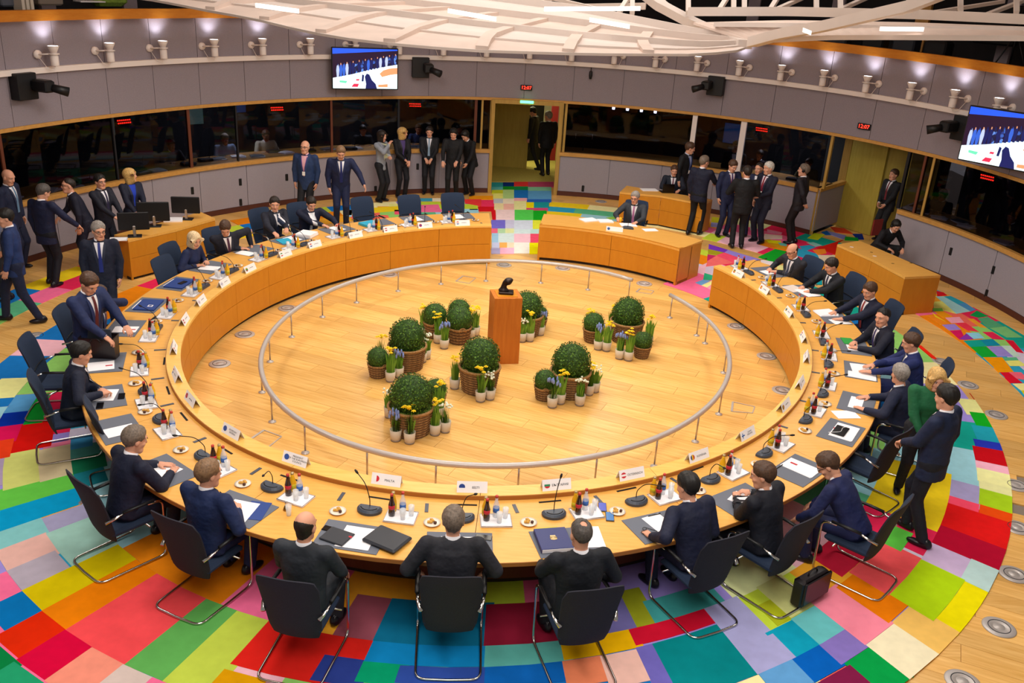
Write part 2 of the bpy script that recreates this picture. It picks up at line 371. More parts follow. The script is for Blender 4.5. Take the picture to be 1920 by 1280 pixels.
HP = """A 25 130 325 50 355 150 55 275 86cdd0|A 325 50 640 -40 665 50 355 150 a9a6cc|A 55 275 370 165 430 300 115 435 e9b9b0|A 370 165 665 60 830 270 520 420 a3d3c8
A 115 435 430 300 520 420 215 590 b7aebf|A 0 290 50 275 105 440 0 480 b6d24a|A -60 150 20 130 50 275 -30 300 d8de60|A -60 510 120 445 210 600 0 690 8f97c6|A -60 720 210 600 325 750 0 930 0075bf
A 215 590 820 290 960 410 330 750 ddc800|A 330 750 960 415 1100 530 500 910 f08300|A -20 955 330 755 500 915 140 1110 e02800|A 145 1115 500 915 680 1060 340 1280 d8003c
A 500 910 1100 530 1460 740 910 1200 f94f55|A -20 980 140 1135 -20 1230 -150 1080 008040|A -20 1230 140 1135 310 1280 140 1400 1f9f6e|A 350 1280 680 1060 910 1200 600 1420 f6957f
A 910 1200 1060 1280 900 1400 700 1350 d9c6bf|A 910 1190 1460 760 1700 850 1240 1290 62b158|A 1240 1290 1700 850 1920 925 1650 1290 c4d84f|A 1480 740 1640 600 2090 690 1920 920 0aa6da
A 1120 530 1200 480 1600 650 1470 740 6fc6cc|A 970 410 1170 370 1230 480 1110 520 cfe07a|A 870 310 1000 220 1180 360 960 410 c9a3b2|A 670 30 760 -20 980 200 830 280 f4907f
B 610 810 740 760 780 900 670 920 e08600|B 570 690 700 640 740 770 610 810 b8b400|B 555 600 790 520 790 640 580 690 1a7f8f|B 550 470 790 420 790 520 555 590 167a55|B 555 400 700 370 790 420 550 470 4f9a92
B 555 340 690 315 700 370 555 400 3b8ec0|B 310 400 550 340 550 390 330 460 ee7fa0|B 0 860 570 700 605 810 0 1005 009fd6|B 0 720 550 590 570 690 0 850 66cc4a|B 50 455 310 405 280 640 5 715 d6dc7c|B 310 405 550 395 550 590 280 640 d8c8a0
B -40 470 50 455 5 660 -60 690 b0a0c0|B 170 215 380 200 440 345 60 455 d81008|B -40 240 170 215 130 310 -40 390 e0105a|B -40 390 130 310 60 455 -40 480 f04018|B -40 140 235 110 175 210 -40 235 0030a8|B 130 10 270 5 235 110 30 130 58a0d8|B -40 25 130 10 30 125 -40 135 5c2090|B 270 5 360 0 340 110 235 110 10a838
B 235 110 350 110 330 205 175 210 10a838|B -60 -100 60 -120 130 10 -40 20 f0f0a0|B 60 -120 200 -125 270 5 130 10 b8e0b0
E -200 1180 180 770 930 890 760 1290 e4241c|E 540 1080 840 1110 770 1290 430 1290 2b3f93|A 1620 1290 1720 1190 1920 1240 1920 1400 e0a000|E 750 630 1050 640 950 880 690 850 9c5060|E 950 880 1750 900 1750 1165 845 1120 0a86c8
E 1050 640 1760 690 1750 900 950 880 0a6f96|E 840 1120 1100 1150 1090 1290 770 1290 00a070|E 1100 1150 1740 1165 1740 1290 1090 1290 2f4fa8|F -170 1160 410 1120 440 1290 -170 1290 0a66c0|F -170 920 400 905 410 1120 -170 1160 5fb8b0|F -170 680 380 670 400 905 -170 915 8f1a35
F 410 1110 690 1080 740 1290 440 1290 f08860|F 390 880 870 800 950 1020 400 1110 e8b300|F 790 600 970 560 1000 780 860 800 98a020|F 400 690 790 600 860 800 400 880 6f6aa8|F 870 790 1450 710 1530 820 950 1010 cc0f30
F 700 1080 960 1020 1080 1290 750 1290 efc0b4|F 960 1010 1090 980 1220 1290 1080 1290 7068c0|F 1090 980 1570 830 1860 1220 1230 1290 00868c|F 1560 820 1740 730 1940 910 1860 1220 a8a8d8|F 1460 710 1650 590 1740 730 1530 810 9fd0c8|F 1000 560 1650 590 1450 710 1000 780 40a0a0
G 0 740 50 760 160 870 0 950 b4be20|G 0 960 170 875 320 1015 150 1115 0aa0c0|G 170 875 300 780 460 910 320 1015 6cc8cc|G 50 760 120 650 300 780 160 870 d8dc90|G -60 1020 0 975 150 1115 0 1200 a8a8d8|G 0 1200 150 1120 260 1280 60 1400 60a0d8
G 150 1115 320 1015 490 1165 330 1270 0060c0|G 320 1015 460 910 640 1040 490 1165 8a78c8|G 300 780 390 650 770 910 640 1040 ff90a8|G 490 1165 640 1045 820 1185 690 1290 00a048|G 340 1280 490 1170 610 1280 450 1400 801a48|G 640 1040 770 915 960 1040 830 1180 f6ecc8
G 440 660 560 590 880 780 780 910 f08000|G 540 590 690 370 1040 550 880 780 f85a60|G 390 600 430 330 680 370 540 590 d02040|G 690 370 750 285 900 340 860 450 5fc848|G 860 450 960 380 1090 430 1040 530 b8dc98|G 1040 530 1090 430 1260 510 1240 615 d0b8e0|G 1240 615 1260 510 1455 575 1410 710 c0e0e0
G 900 790 1040 555 1220 630 1080 890 b4dc10|G 1080 890 1220 630 1415 720 1270 1010 f2e600|G 780 910 890 790 1260 1010 1150 1170 f8c868|G 830 1180 960 1045 1145 1170 1000 1290 f8b800|G 740 1270 830 1190 1000 1290 900 1400 f8a000|G 1130 320 1175 150 1495 250 1480 430 e81818|G 1100 425 1140 320 1480 435 1455 575 b80830
G 1340 195 1335 145 1495 190 1495 250 f05008|G 1170 150 1175 100 1335 140 1335 190 ff5070|G 1175 100 1180 10 1335 50 1335 140 b0a8d8|G 1335 140 1335 45 1485 80 1495 190 b0dc20|G 1335 45 1330 -40 1480 0 1485 75 f4f4b0|G 1100 240 1140 130 1170 150 1150 260 f0e8b0|G 1070 300 1100 250 1140 260 1120 330 f8a020|G 1040 400 1050 340 1130 350 1105 425 f8e000
H 415 730 440 735 465 775 415 770 e82820|H 415 775 465 775 525 860 420 860 eef0a0|H 485 860 525 860 560 945 495 940 10b020|H 495 945 560 945 605 1045 500 1030 20a8c0|H 500 1030 605 1045 615 1085 495 1075 2838c0|H 490 1075 615 1090 640 1190 500 1165 c80818|H 500 1165 645 1190 655 1240 510 1210 f8b8d0|H 510 1210 655 1240 660 1290 515 1290 f8f8b0|H 140 430 190 440 222 500 160 520 f02810"""
for item in HP.replace('\n', '|').split('|'):
    t = item.split(); q = [float(v) for v in t[1:9]]; P = P4(t[0], q)
    rr = sorted(rn_of(p)[0] for p in P); aa = sorted((rn_of(p)[1] % (2*PI)) for p in P)
    if aa[-1]-aa[0] > PI: aa = sorted(((x+PI) % (2*PI))-PI for x in aa)
    r0, r1, b0, b1 = (rr[0]+rr[1])/2, (rr[2]+rr[3])/2, (aa[0]+aa[1])/2, (aa[2]+aa[3])/2
    for sn in (6.47, 7.45, 8.25):
        if abs(r0-sn) < .22: r0 = sn
        if abs(r1-sn) < .22: r1 = sn
    am = (b0+b1)/2; lim = 8.4 if -2.3 < am < -.75 or am > 3.9 else 8.17
    cellp(main_c, max(5.3, r0), min(lim, r1), b0-.006, b1+.006, '#'+t[9], .013, .013)
# procedural remainder of the main ring
def rings(parent, bands, a0, a1, seed, amin, amax, z=.009):
    rg = random.Random(seed)
    for r0, r1 in bands:
        a = a0
        while a < a1-1e-3:
            b = min(a1, a+R(rg.uniform(amin, amax)))
            if a1-b < R(2): b = a1
            cellp(parent, r0, r1, a, b, rg.choice(PALETTE), z, .009); a = b
rings(main_c, ((5.3, 6.5), (6.5, 7.45), (7.45, 8.15)), R(-200), R(54), 3, 5, 14)
for t in [(R(54), R(72)), (R(96), R(160))]: rings(main_c, ((6.5, 7.1), (7.1, 7.75), (7.75, 8.15)), t[0], t[1], 11, 4, 9)
# outer ring
OH = """H 255 85 300 95 325 115 260 120 e01828|H 300 120 345 118 435 160 385 170 30a8c0|H 385 170 435 160 505 205 470 215 5098d0|H 250 120 300 120 470 215 380 230 a8dce0|H 235 155 290 150 380 230 240 195 f0f080|H 230 195 290 195 300 215 235 215 80d050|H 240 215 300 215 360 250 300 258 f8a010
H 225 215 250 240 330 290 280 300 f8d820|H 190 240 225 240 345 295 285 300 f89020|H 310 255 400 250 430 285 350 290 f8a8c0|H 465 240 510 210 585 245 520 255 10a050|H 515 260 580 250 680 310 580 320 58b080|H 590 320 690 310 800 380 700 380 80cc80|H 290 300 370 295 410 330 335 335 a088e0
H 375 290 440 288 525 345 450 335 f03850|H 340 338 410 333 440 395 400 393 d81860|H 400 390 450 350 490 390 430 395 9038b0|H 450 262 490 262 575 320 530 315 f8a830|H 440 350 520 350 560 385 490 390 90d8f0|H 545 345 610 345 690 395 610 390 e82858|H 425 400 530 395 575 435 470 440 10a898
H 530 395 610 390 660 430 575 435 1090b0|H 470 440 570 437 640 500 545 505 10b038|H 575 437 665 435 740 500 640 500 a090e0|H 665 432 720 432 785 500 740 500 c8e8d8|H 550 505 670 505 745 600 650 600 f8a000|H 670 507 760 505 775 525 690 525 60c090|H 690 527 775 525 830 560 720 560 f0f080
H 655 600 710 600 800 668 725 668 e01030|H 710 598 790 600 840 650 760 640 f86880|H 735 672 808 670 850 710 790 715 f8f0a0|H 790 715 850 715 900 770 830 770 e8e020|H 690 395 740 400 808 480 760 470 e01838
J 1100 170 1300 170 1300 200 1090 200 f8a010|J 1055 200 1200 200 1200 260 1060 235 f84040|J 1200 205 1310 205 1320 260 1200 260 f83868|J 1170 262 1315 262 1320 300 1180 300 d81020|J 1060 235 1100 235 1100 268 1060 268 a860d0|J 1100 240 1165 240 1170 290 1100 290 e0f4f4|J 1285 300 1320 300 1330 375 1295 375 d81020
J 670 190 780 190 780 217 670 217 40a8c8|J 780 190 860 190 860 217 780 217 f8f0d0|J 680 220 850 220 850 250 680 250 c8e040|J 680 252 850 252 850 280 680 280 f0f0a0|J 670 282 860 282 860 310 670 310 f870a0|J 310 260 410 260 410 300 310 300 f8b030|J 330 303 450 303 450 335 330 335 98d870|J 410 240 490 240 490 280 410 280 f0f090|J 455 290 540 290 540 330 455 330 f85878|J 30 290 90 290 90 350 40 350 a0d8e8
L 175 345 390 410 350 440 170 400 7838c8|L 390 410 760 520 600 540 350 440 9888e0|L 165 400 345 440 260 470 165 455 a8a020|L 160 460 260 475 160 535 155 530 c82868|L 260 470 350 440 640 545 300 560 f85070|L 160 535 260 475 460 560 140 600 f87070|L 140 600 310 590 280 710 130 665 d8c8e0|L 125 670 280 715 190 755 110 745 30b080
L 20 780 110 745 190 760 90 810 70a8e0|L 90 810 280 725 270 760 150 835 f0f0a0|L 150 835 275 770 262 890 200 865 f8a0b8|L 730 490 920 400 1060 430 900 545 10a828|L 760 300 860 290 1050 400 950 390 e0a810|L 810 295 990 310 980 345 850 330 e8e000|L 830 180 1000 215 990 240 830 215 f098b8|L 560 160 610 165 600 210 550 200 30b080
L 950 330 1050 335 1050 370 980 360 70c8b8|L 1190 370 1310 355 1380 380 1250 430 30a8d0|L 1270 330 1350 325 1450 360 1380 375 90d0c8|L 1280 280 1360 220 1480 240 1400 300 c8dc20|L 1380 390 1690 295 1630 330 1600 465 d82010|L 1440 210 1500 195 1550 240 1490 240 1060b0|L 1500 195 1720 250 1690 290 1550 240 8888c8
L 1540 150 1700 170 1800 230 1600 210 d84828|L 1790 230 1900 230 1920 290 1850 290 103090|L 1710 260 1850 275 1860 305 1700 300 10a030|L 1340 410 1480 400 1500 450 1400 470 f89028|L 200 100 290 110 290 160 195 150 b0b0f0|L 360 150 420 150 420 215 350 200 f03030|L 210 40 300 50 300 105 200 100 d8d828|L 640 120 700 130 700 200 640 190 c8e8e0
L 800 230 1000 250 1000 290 790 290 f8e0d0|L 1400 640 1500 640 1500 700 1380 700 40b0d8|L 1360 760 1450 750 1450 800 1350 800 10a0b0|L 1420 580 1500 590 1500 640 1410 640 f8a030|L 1400 470 1600 470 1580 530 1440 560 f0e0c0|L 950 580 1030 590 1000 650 940 620 f0f0a0|L 760 520 900 545 880 580 760 545 f0e8f0"""
for item in OH.replace('\n', '|').split('|'):
    t = item.split(); q = [float(v) for v in t[1:9]]; quadp(outer_c, P4(t[0], q), '#'+t[9])
rings(outer_c, ((9.2, 9.75), (9.75, 10.25), (10.25, 10.8)), R(-8), R(38), 21, 4, 8)
rings(outer_c, ((9.1, 9.6), (9.6, 10.1), (10.1, 10.6)), R(95), R(132), 22, 3, 7)
rings(outer_c, ((9.1, 9.6), (9.6, 10.1)), R(132), R(205), 23, 4, 9)
rings(outer_c, ((9.2, 9.6), (9.6, 10.1), (10.1, 10.6)), R(60), R(84.5), 24, 3, 7)
rings(outer_c, ((9.0, 9.6), (9.6, 10.2), (10.2, 10.9), (10.9, 11.6)), R(44), R(60), 26, 4, 8)
AR = """1262 55 1385 95 30a8b0|1385 55 1480 90 003080|1480 50 1600 90 e83838|1600 50 1820 95 c04870|1265 95 1385 120 60c0c0|1385 90 1480 118 109820|1480 90 1600 122 109050|1600 95 1800 128 88cca8|1290 120 1385 150 d0d828|1480 122 1600 190 1878d0|1600 128 1800 200 60a8e0
1300 150 1385 195 f0f080|1385 118 1480 195 b8e090|1305 195 1385 235 c8d0d8|1385 195 1480 240 f8ecd0|1480 190 1590 215 f8b8c0|1590 200 1800 226 2868c8|1310 235 1390 290 f8e8b0|1390 240 1480 290 f8c0b0|1480 215 1585 291 f0f0a8|1585 226 1650 275 f8e800|1650 226 1780 275 18a0a8|1585 275 1770 297 e04880
1325 290 1485 378 f8dcdc|1485 291 1645 380 58d858|1645 297 1760 380 10b020|1285 378 1405 450 7870d8|1405 378 1480 450 d0d0ec|1480 380 1640 457 d8e4f4|1640 380 1710 455 e8f040|1285 450 1340 490 f07088|1340 450 1405 490 b8e0b0|1405 450 1480 490 e8f0b0|1480 457 1620 495 d8eef0|1620 455 1700 495 c0e8e0
1290 490 1345 570 a0cce8|1345 490 1480 570 d8ecec|1480 495 1620 570 f8c8d8|1620 495 1700 573 f05070|1290 570 1355 620 c8d0f0|1355 570 1420 615 f8b860|1420 570 1480 615 f8e8c8|1480 570 1612 662 f4f8f0|1612 573 1690 665 f0f000|1285 620 1360 665 b8b8e8|1360 615 1480 665 f8c0e0"""
for item in AR.replace('\n', '|').split('|'):
    t = item.split(); x0, y0, x1, y1 = [float(v) for v in t[:4]]; quadp(aisle_c, P4('J', (x0, y0, x1, y0, x1, y1, x0, y1)), '#'+t[4], .014)

# ================= floor fittings =================
dm = MB().lathe([(0, .0), (.155, .0), (.155, .006), (.145, .012), (.06, .012), (.055, .006), (.05, .013), (0, .014)], 28, 'steel_paint').mesh('disc')
dslot = MB().tube([(.1*math.cos(a), .1*math.sin(a), .013) for a in np.linspace(0, 2*PI, 25)[:-1]], .004, 'dark_grey', 5, closed=True).mesh('slot')
DP = [(412, 682, 'left of the railing beside the desk front'), (459, 627, 'left of the railing, second up'), (539, 578, 'left of the railing, third up'), (68, 630, 'beside the walking man at the left edge'), (1873, 1176, 'lowest but one on the right wood strip'), (1901, 1077, 'third from below on the right wood strip'), (1907, 989, 'fourth from below on the right wood strip'), (1905, 910, 'fifth from below on the right wood strip'), (1765, 678, 'beside the dark blue chair on the right'), (1815, 722, 'behind the green jacket woman'), (1868, 778, 'right of the standing dark haired man'), (1055, 503, 'behind the railing in front of the aisle'), (1437, 668, 'right of the railing, middle one'), (1467, 732, 'right of the railing, lowest one'), (1380, 612, 'right of the railing, uppermost'), (945, 497, 'at the foot of the aisle'), (730, 515, 'behind the railing at the upper left'), (1208, 532, 'by the railing gap'), (1805, 1278, 'at the lower right corner of the picture'), (1570, 655, 'under the right chairs'), (1127, 370+8, 'near the tripod')]
for x, y, d in DP:
    p = at(x, y, 0); t = empty('floor_outlet', (p.x, p.y, 0), random.random()*6, 'round metal floor outlet cover '+d, 'floor outlet', 'round floor outlets')
    link('cover', dm, t); link('slot', dslot, t)
for q, d in (([(450, 836), (495, 806), (528, 818), (498, 842)], 'near the left foreground place cards'), ([(1372, 771), (1374, 753), (1415, 762), (1411, 774)], 'right of the railing'), ([(855, 527), (868, 517), (892, 521), (880, 531)], 'behind the railing left of the pedestal'), ([(1193, 547), (1200, 541), (1226, 545), (1221, 551)], 'by the railing gap')):
    P = [at(x, y, .004) for x, y in q]; MBo = MB(); c = sum(P, Vector())/4
    for i in range(4): MBo.beam(P[i]-c, P[(i+1) % 4]-c, .03 if i == 0 else .014, .008, 'steel_paint')
    tag(MBo.build('floor_hatch', None, c), 'metal edged rectangular floor hatch '+d, 'floor hatch', 'floor hatches')

# ================= walls =================
def ang_px(x, y, z):
    p = at(x, y, z); return math.atan2(p.y, p.x)
ZC, ZB, ZR, ZL = 1.15, 2.43, 3.40, 4.24
def wfn(d, a, z): return wp(a, d, z)
aL0 = ang_px(915, 361, 0); aR0 = ang_px(1042, 366, 0); aR1 = ang_px(1521, 440, 0); aR2 = whit(1686, 390)[0]
# door 2 geometry in px
runs = [('left', aL0, R(203)), ('back', aR1, aR0), ('right', R(-12), aR2)]
def sweepobj(name, a0, a1, prof, m, parent=None, step=2.0, smooth=False):
    n = max(1, int(abs(a1-a0)/R(step))); return MB().sweep(a0, a1, n, prof, m, wfn, smooth).build(name, parent)
for nm, a0, a1 in runs:
    W_ = struct(empty('wall_'+nm))
    n = max(1, round((a1-a0)/R(7.0)))
    for k in range(n):
        b0, b1 = a0+(a1-a0)*k/n, a0+(a1-a0)*(k+1)/n; g = .0006
        sweepobj('panel', b0+g, b1-g, [(0, .12), (.05, .12), (.05, ZC-.06), (0, ZC-.06)], 'wall_fabric_low', W_)
    sweepobj('backing', a0, a1, [(.03, 0), (.10, 0), (.10, ZC-.05), (.03, ZC-.05)], 'wall_fabric_low', W_)
    struct(sweepobj('baseboard_'+nm, a0, a1, [(-.015, 0), (.03, 0), (.03, .115), (-.015, .115)], 'baseboard'))
    tag(sweepobj('counter', a0, a1, [(-.06, ZC-.09), (.06, ZC-.09), (.06, ZC-.03), (.85, ZC-.03), (.85, ZC), (-.06, ZC)], 'counter_wood'), {'left': 'long light wood counter below the left booth windows', 'back': 'light wood counter below the booth windows between the doors', 'right': 'light wood counter below the right booth windows'}[nm], 'counter')
    # booth interior shell
    B_ = struct(empty('wall_booth_'+nm))
    sweepobj('floor_slab', a0, a1, [(.1, -.02), (2.8, -.02), (2.8, .0), (.1, .0)], 'booth_dark', B_)
    sweepobj('rear_panel', a0, a1, [(2.7, 0), (2.8, 0), (2.8, ZB+.1), (2.7, ZB+.1)], 'booth_grey', B_)
    sweepobj('ceiling_panel', a0, a1, [(.1, ZB+.12), (2.8, ZB+.12), (2.8, ZB+.18), (.1, ZB+.18)], 'booth_dark', B_)
# upper wall (continuous)
UW = struct(empty('wall_upper')); A0, A1 = R(-12), R(203); n = 34
for k in range(n):
    b0, b1 = A0+(A1-A0)*k/n, A0+(A1-A0)*(k+1)/n; g = .0005
    sweepobj('panel', b0+g, b1-g, [(0, ZB+.04), (.04, ZB+.04), (.04, ZL-.002), (0, ZL-.002)], 'wall_fabric', UW)
sweepobj('backing', A0, A1, [(.035, ZB), (.3, ZB), (.3, ZL), (.035, ZL)], 'wall_fabric', UW)
struct(sweepobj('trim_1', A0, A1, [(-.02, ZB-.03), (.12, ZB-.03), (.12, ZB+.038), (-.02, ZB+.038)], 'counter_wood'))
struct(sweepobj('trim_2', A0, A1, [(-.10, ZR-.05), (-.002, ZR-.05), (-.002, ZR+.05), (-.10, ZR+.05)], 'trim_white'))
struct(sweepobj('trim_3', A0, A1, [(-.16, ZL), (.30, ZL), (.30, ZL+.02), (-.02, ZL+.18), (-.16, ZL+.18)], 'ledge_wood'))
G_ = struct(empty('wall_gallery'))
sweepobj('floor_slab', A0, A1, [(.2, ZL-.2), (4.2, ZL-.2), (4.2, ZL-.1), (.2, ZL-.1)], 'booth_dark', G_)
sweepobj('rear_panel', A0, A1, [(3.2, ZL-.1), (3.4, ZL-.1), (3.4, ZL+3.4), (3.2, ZL+3.4)], 'booth_grey', G_)
for k in range(24):
    a = A0+(A1-A0)*(k+.5)/24
    if R(70) < a < R(110): continue
    p = wp(a, 2.2, ZL-.1); tag(MB().box((0, 0, 1.3), (.12, .3, 2.6), 'counter_wood' if k % 3 == 0 else 'wall_fabric', rz=0).build('gallery_post', None, p, rz=a), None, None, kind='structure')

# booth mullions and glass
def mull(parent, x, ytop, m='jamb_wood', w=.05, d=.06):
    a = whit(x, ytop+3, d)[0]; p0 = wp(a, d, ZC-.02); return MB().box((0, 0, (ZB-ZC)/2), (.08, w, ZB-ZC), m).build('mullion', parent, (p0.x, p0.y, ZC), rz=a), a
left_m = [(207, 214, 'booth_grey', .03), (350, 202, 'modesty_wood', .06), (440, 194, 'booth_grey', .03), (620, 186, 'modesty_wood', .05), (748, 184, 'booth_grey', .04), (893, 185, 'modesty_wood', .07), (905, 185, 'jamb_wood', .05), (-5, 249, 'modesty_wood', .06)]
right_m = [(1063, 192, 'jamb_wood', .06), (1305, 212, 'trim_white', .12), (1397, 224, 'trim_white', .14), (1562, 256, 'jamb_wood', .06)]
far_m = [(1706, 288, 'black', .06), (1738, 292, 'modesty_wood', .05), (1754, 297, 'jamb_wood', .05)]
wi = 1
for nm, a0, a1, ms in (('left', aL0, R(203), left_m), ('back', aR1, aR0, right_m), ('right', R(-12), aR2, far_m)):
    Wn = struct(empty('window_%d' % wi)); wi += 1; cuts = [a0, a1]
    for x, y, m, ww in ms:
        _, a = mull(Wn, x, y, m, ww); cuts.append(a)
    cuts = sorted(c for c in cuts if a0-1e-3 <= c <= a1+1e-3)
    for c0, c1 in zip(cuts[:-1], cuts[1:]):
        if c1-c0 < R(1): continue
        sweepobj('pane', c0+.002, c1-.002, [(.05, ZC), (.056, ZC), (.056, ZB-.03), (.05, ZB-.03)], 'booth_glass', Wn, 4)

# door recess 1 (back, with open corridor)
D1 = struct(empty('door_1'))
def vwall(name, pts, z0, z1, th, m, parent=None):
    b = MB()
    for a, c in zip(pts[:-1], pts[1:]):
        a, c = Vector((a[0], a[1], 0)), Vector((c[0], c[1], 0)); t = (c-a).normalized(); n_ = Vector((-t.y, t.x, 0))*th/2
        b.prism([tuple(a+n_)[:2], tuple(c+n_)[:2], tuple(c-n_)[:2], tuple(a-n_)[:2]], z0, z1, m)
    return b.build(name, parent)
pL, pR = wp(aL0, 0, 0), wp(aR0, 0, 0)
cL, cR = at(919, 312, 0), at(1052, 316, 0)
vwall('return_panel', [pL, (cL.x-.05, cL.y, 0)], 0, ZB, .08, 'jamb_wood', D1)
vwall('return_panel', [pR, (cR.x+.05, cR.y, 0)], 0, ZB, .08, 'jamb_wood', D1)
leaf_a, leaf_b = at(921, 311, 0), at(987, 316, 0)
vwall('door_leaf', [leaf_a, leaf_b], 0.01, ZB-.08, .05, 'door_wood', D1)
vwall('jamb', [(pL.x-.02, pL.y), (pL.x+.07, pL.y+.02)], 0, ZB, .12, 'jamb_wood', D1)
vwall('jamb', [(pR.x-.07, pR.y), (pR.x+.02, pR.y)], 0, ZB, .12, 'jamb_wood', D1)
vwall('lintel', [(pL.x, pL.y+.1), (pR.x, pR.y+.1)], ZB-.10, ZB, .3, 'jamb_wood', D1)
cf = MB().prism([tuple(at(914, 342, 0))[:2], tuple(at(1044, 342, 0))[:2], (3.2, 20), (-2.8, 20)], -.02, .012, 'moss'); mat('corridor_carpet', '#b5a850', .9, noise=.1)
struct(MB().prism([tuple(at(914, 341, 0))[:2], tuple(at(1046, 341, 0))[:2], (4.2, 21), (-3.8, 21)], -.03, .012, 'corridor_carpet').build('floor_corridor'))
mat('corridor_wall', '#b9ab7a', .9); mat('corridor_white', '#d8d4c8', .9); mat('door_red', '#a82c38', .6)
Cw = struct(empty('wall_corridor'))
vwall('side_panel', [(cR.x+.05, cR.y), (cR.x+1.2, 20)], 0, 3, .1, 'corridor_wall', Cw)
vwall('side_panel', [(cL.x-.05, cL.y), (-2.2, 20)], 0, 3, .1, 'corridor_wall', Cw)
vwall('rear_panel', [(-2.4, 20), (2.2, 20)], 0, 3, .1, 'corridor_white', Cw)
vwall('shade_panel', [at(985, 312, 0)+Vector((0, .8, 0)), at(1014, 312, 0)+Vector((0, 1.0, 0))], 0, ZB, .05, 'booth_dark', Cw)
vwall('red_panel', [at(1029, 312, 0)+Vector((0, .9, 0)), at(1042, 312, 0)+Vector((0, .9, 0))], 0, ZB, .05, 'door_red', Cw)
sweep_c = MB().box((0, 16.5, 2.9), (6, 8, .1), 'corridor_white').build('lid_panel', Cw)
area('corridor_light', (0, 15.5, 2.75), (0, 0, 0), 1.6, 60, (1, .95, .6))
q = wp(ang_px(988, 188, ZB), .02, ZB-.03); tag(MB().box((0, 0, 0), (.34, .06, .06), 'exit_green').build('exit_lamp', None, (q.x, q.y-.12, ZB-.03)), 'glowing green exit lamp above the back door', 'lamp')

# door recess 2 (right)
D2 = struct(empty('door_2'))
k0 = wp(aR1, 0, 0); k1 = at(1567, 422, 0); k1 = Vector((k1.x, k1.y, 0)); k2 = at(1632, 442, 0)
vwall('return_panel', [k0, k1], .1, ZC-.05, .06, 'wall_fabric_low', D2)
vwall('corner_trim', [(k0.x-.03, k0.y+.02), (k0.x+.05, k0.y+.03)], 0, ZC-.04, .06, 'jamb_wood', D2)
vwall('door_leaf', [k1, k2], .01, ZB, .06, 'door_wood', D2)
k3 = wp(aR2, 0, 0); k4 = k3+Vector((1.4, 1.6, 0))
vwall('side_panel', [k2+Vector((.06, .1, 0)), k4], 0, ZB, .08, 'door_wood', D2)
vwall('return_panel', [k3, k4], .0, ZC, .06, 'wall_fabric_low', D2)
vwall('jamb', [k1+Vector((-.12, .1, 0)), k1+Vector((.02, -.02, 0))], 0, ZB, .09, 'jamb_wood', D2)
vwall('counter_return', [k0+Vector((0, .02, 0)), k1], ZC-.09, ZC, .12, 'counter_wood', D2)
vwall('backing', [k1+Vector((.2, .6, 0)), k4+Vector((.4, .3, 0))], 0, ZB+.1, .1, 'booth_grey', D2)
mat('olive_board', '#a09a48', .7)
# ceiling over whole room (high, dark) and behind-camera shell
struct(MB().box((0, 2, 9.2), (34, 36, .1), 'canopy_skin').build('ceiling'))
# ================= big desk =================
RD, RB_, RS, RO = 5.036, 5.02, 5.21, 6.26
def rfn(r, a, z): return ring(r, a, z)
def norma(p): return math.atan2(p[1], p[0])
def curved_desk(name, a0, a1, rf, ro, label, seams, grp=None, lip=True, lipw=.174, pedestal_dark=True):
    t = empty(name, (0, 0, 0), label=label, cat='desk')
    n = int(abs(a1-a0)/R(2))+2
    def sw(nm, b0, b1, prof, m, step=2.0):
        k = max(1, int(abs(b1-b0)/R(step))); return MB().sweep(b0, b1, k, prof, m, rfn).build(nm, t)
    rs = rf+lipw if lip else rf-.004
    nt = max(1, round(abs(a1-a0)/R(21.5)))
    for i in range(nt):
        b0, b1 = a0+(a1-a0)*i/nt, a0+(a1-a0)*(i+1)/nt; g = .0005
        sw('worktop', b0+g, b1-g, [(rs, .71), (ro, .71), (ro, .75), (rs, .75)], 'desk_top')
        if lip: sw('raised_lip', b0+g, b1-g, [(rf-.012, .765), (rs-.005, .755), (rs+.004, .765), (rs+.004, .80), (rf-.012, .80)], 'lip_wood')
    if lip: sw('lip_edge', a0, a1, [(rs+.002, .752), (rs+.012, .752), (rs+.012, .795), (rs+.002, .795)], 'edge_brown')
    sw('edge_band', a0, a1, [(ro, .708), (ro+.006, .708), (ro+.006, .748), (ro, .748)], 'edge_brown')
    ns = max(1, seams)
    for i in range(ns):
        b0, b1 = a0+(a1-a0)*i/ns, a0+(a1-a0)*(i+1)/ns; g = .0007
        for z0, z1 in ((.07, .417), (.423, .762)):
            sw('front_panel', b0+g, b1-g, [(rf, z0), (rf+.03, z0), (rf+.03, z1), (rf, z1)], 'desk_front', 1.0)
    sw('front_backing', a0, a1, [(rf+.03, .07), (rf+.05, .07), (rf+.05, .70), (rf+.03, .70)], 'modesty_wood')
    sw('plinth', a0, a1, [(rf+.07, 0), (rf+.5, 0), (rf+.5, .07), (rf+.07, .07)], 'plinth')
    sw('modesty_panel', a0, a1, [(rf+.50, .07), (rf+.53, .07), (rf+.53, .70), (rf+.50, .70)], 'modesty_wood')
    for a in (a0, a1):
        s = 1 if a == a0 else -1
        sw('end_panel', a, a+s*.008, [(rf+.001, .0), (ro-.03, .0), (ro-.03, .706), (rf+.001, .76)], 'desk_front', 1)
    return t
aE0 = norma(at(921, 417, .8)); aE1 = norma(at(1345, 497, .8)); 
curved_desk('council_desk', aE0, aE1+2*PI, RD, RO, 'huge curved light wood council desk sweeping round the railing', 24)
c0, c1 = norma(at(1012, 420, .76)), norma(at(1272, 467, .76))
rfc = rn_of(at(1012, 420, .76))[0]; rfc2 = rn_of(at(1272, 467, .76))[0]
curved_desk('council_desk', c1, c0, (rfc+rfc2)/2, 6.36, 'short curved wooden desk between the aisle and the right arc', 2, lip=False)

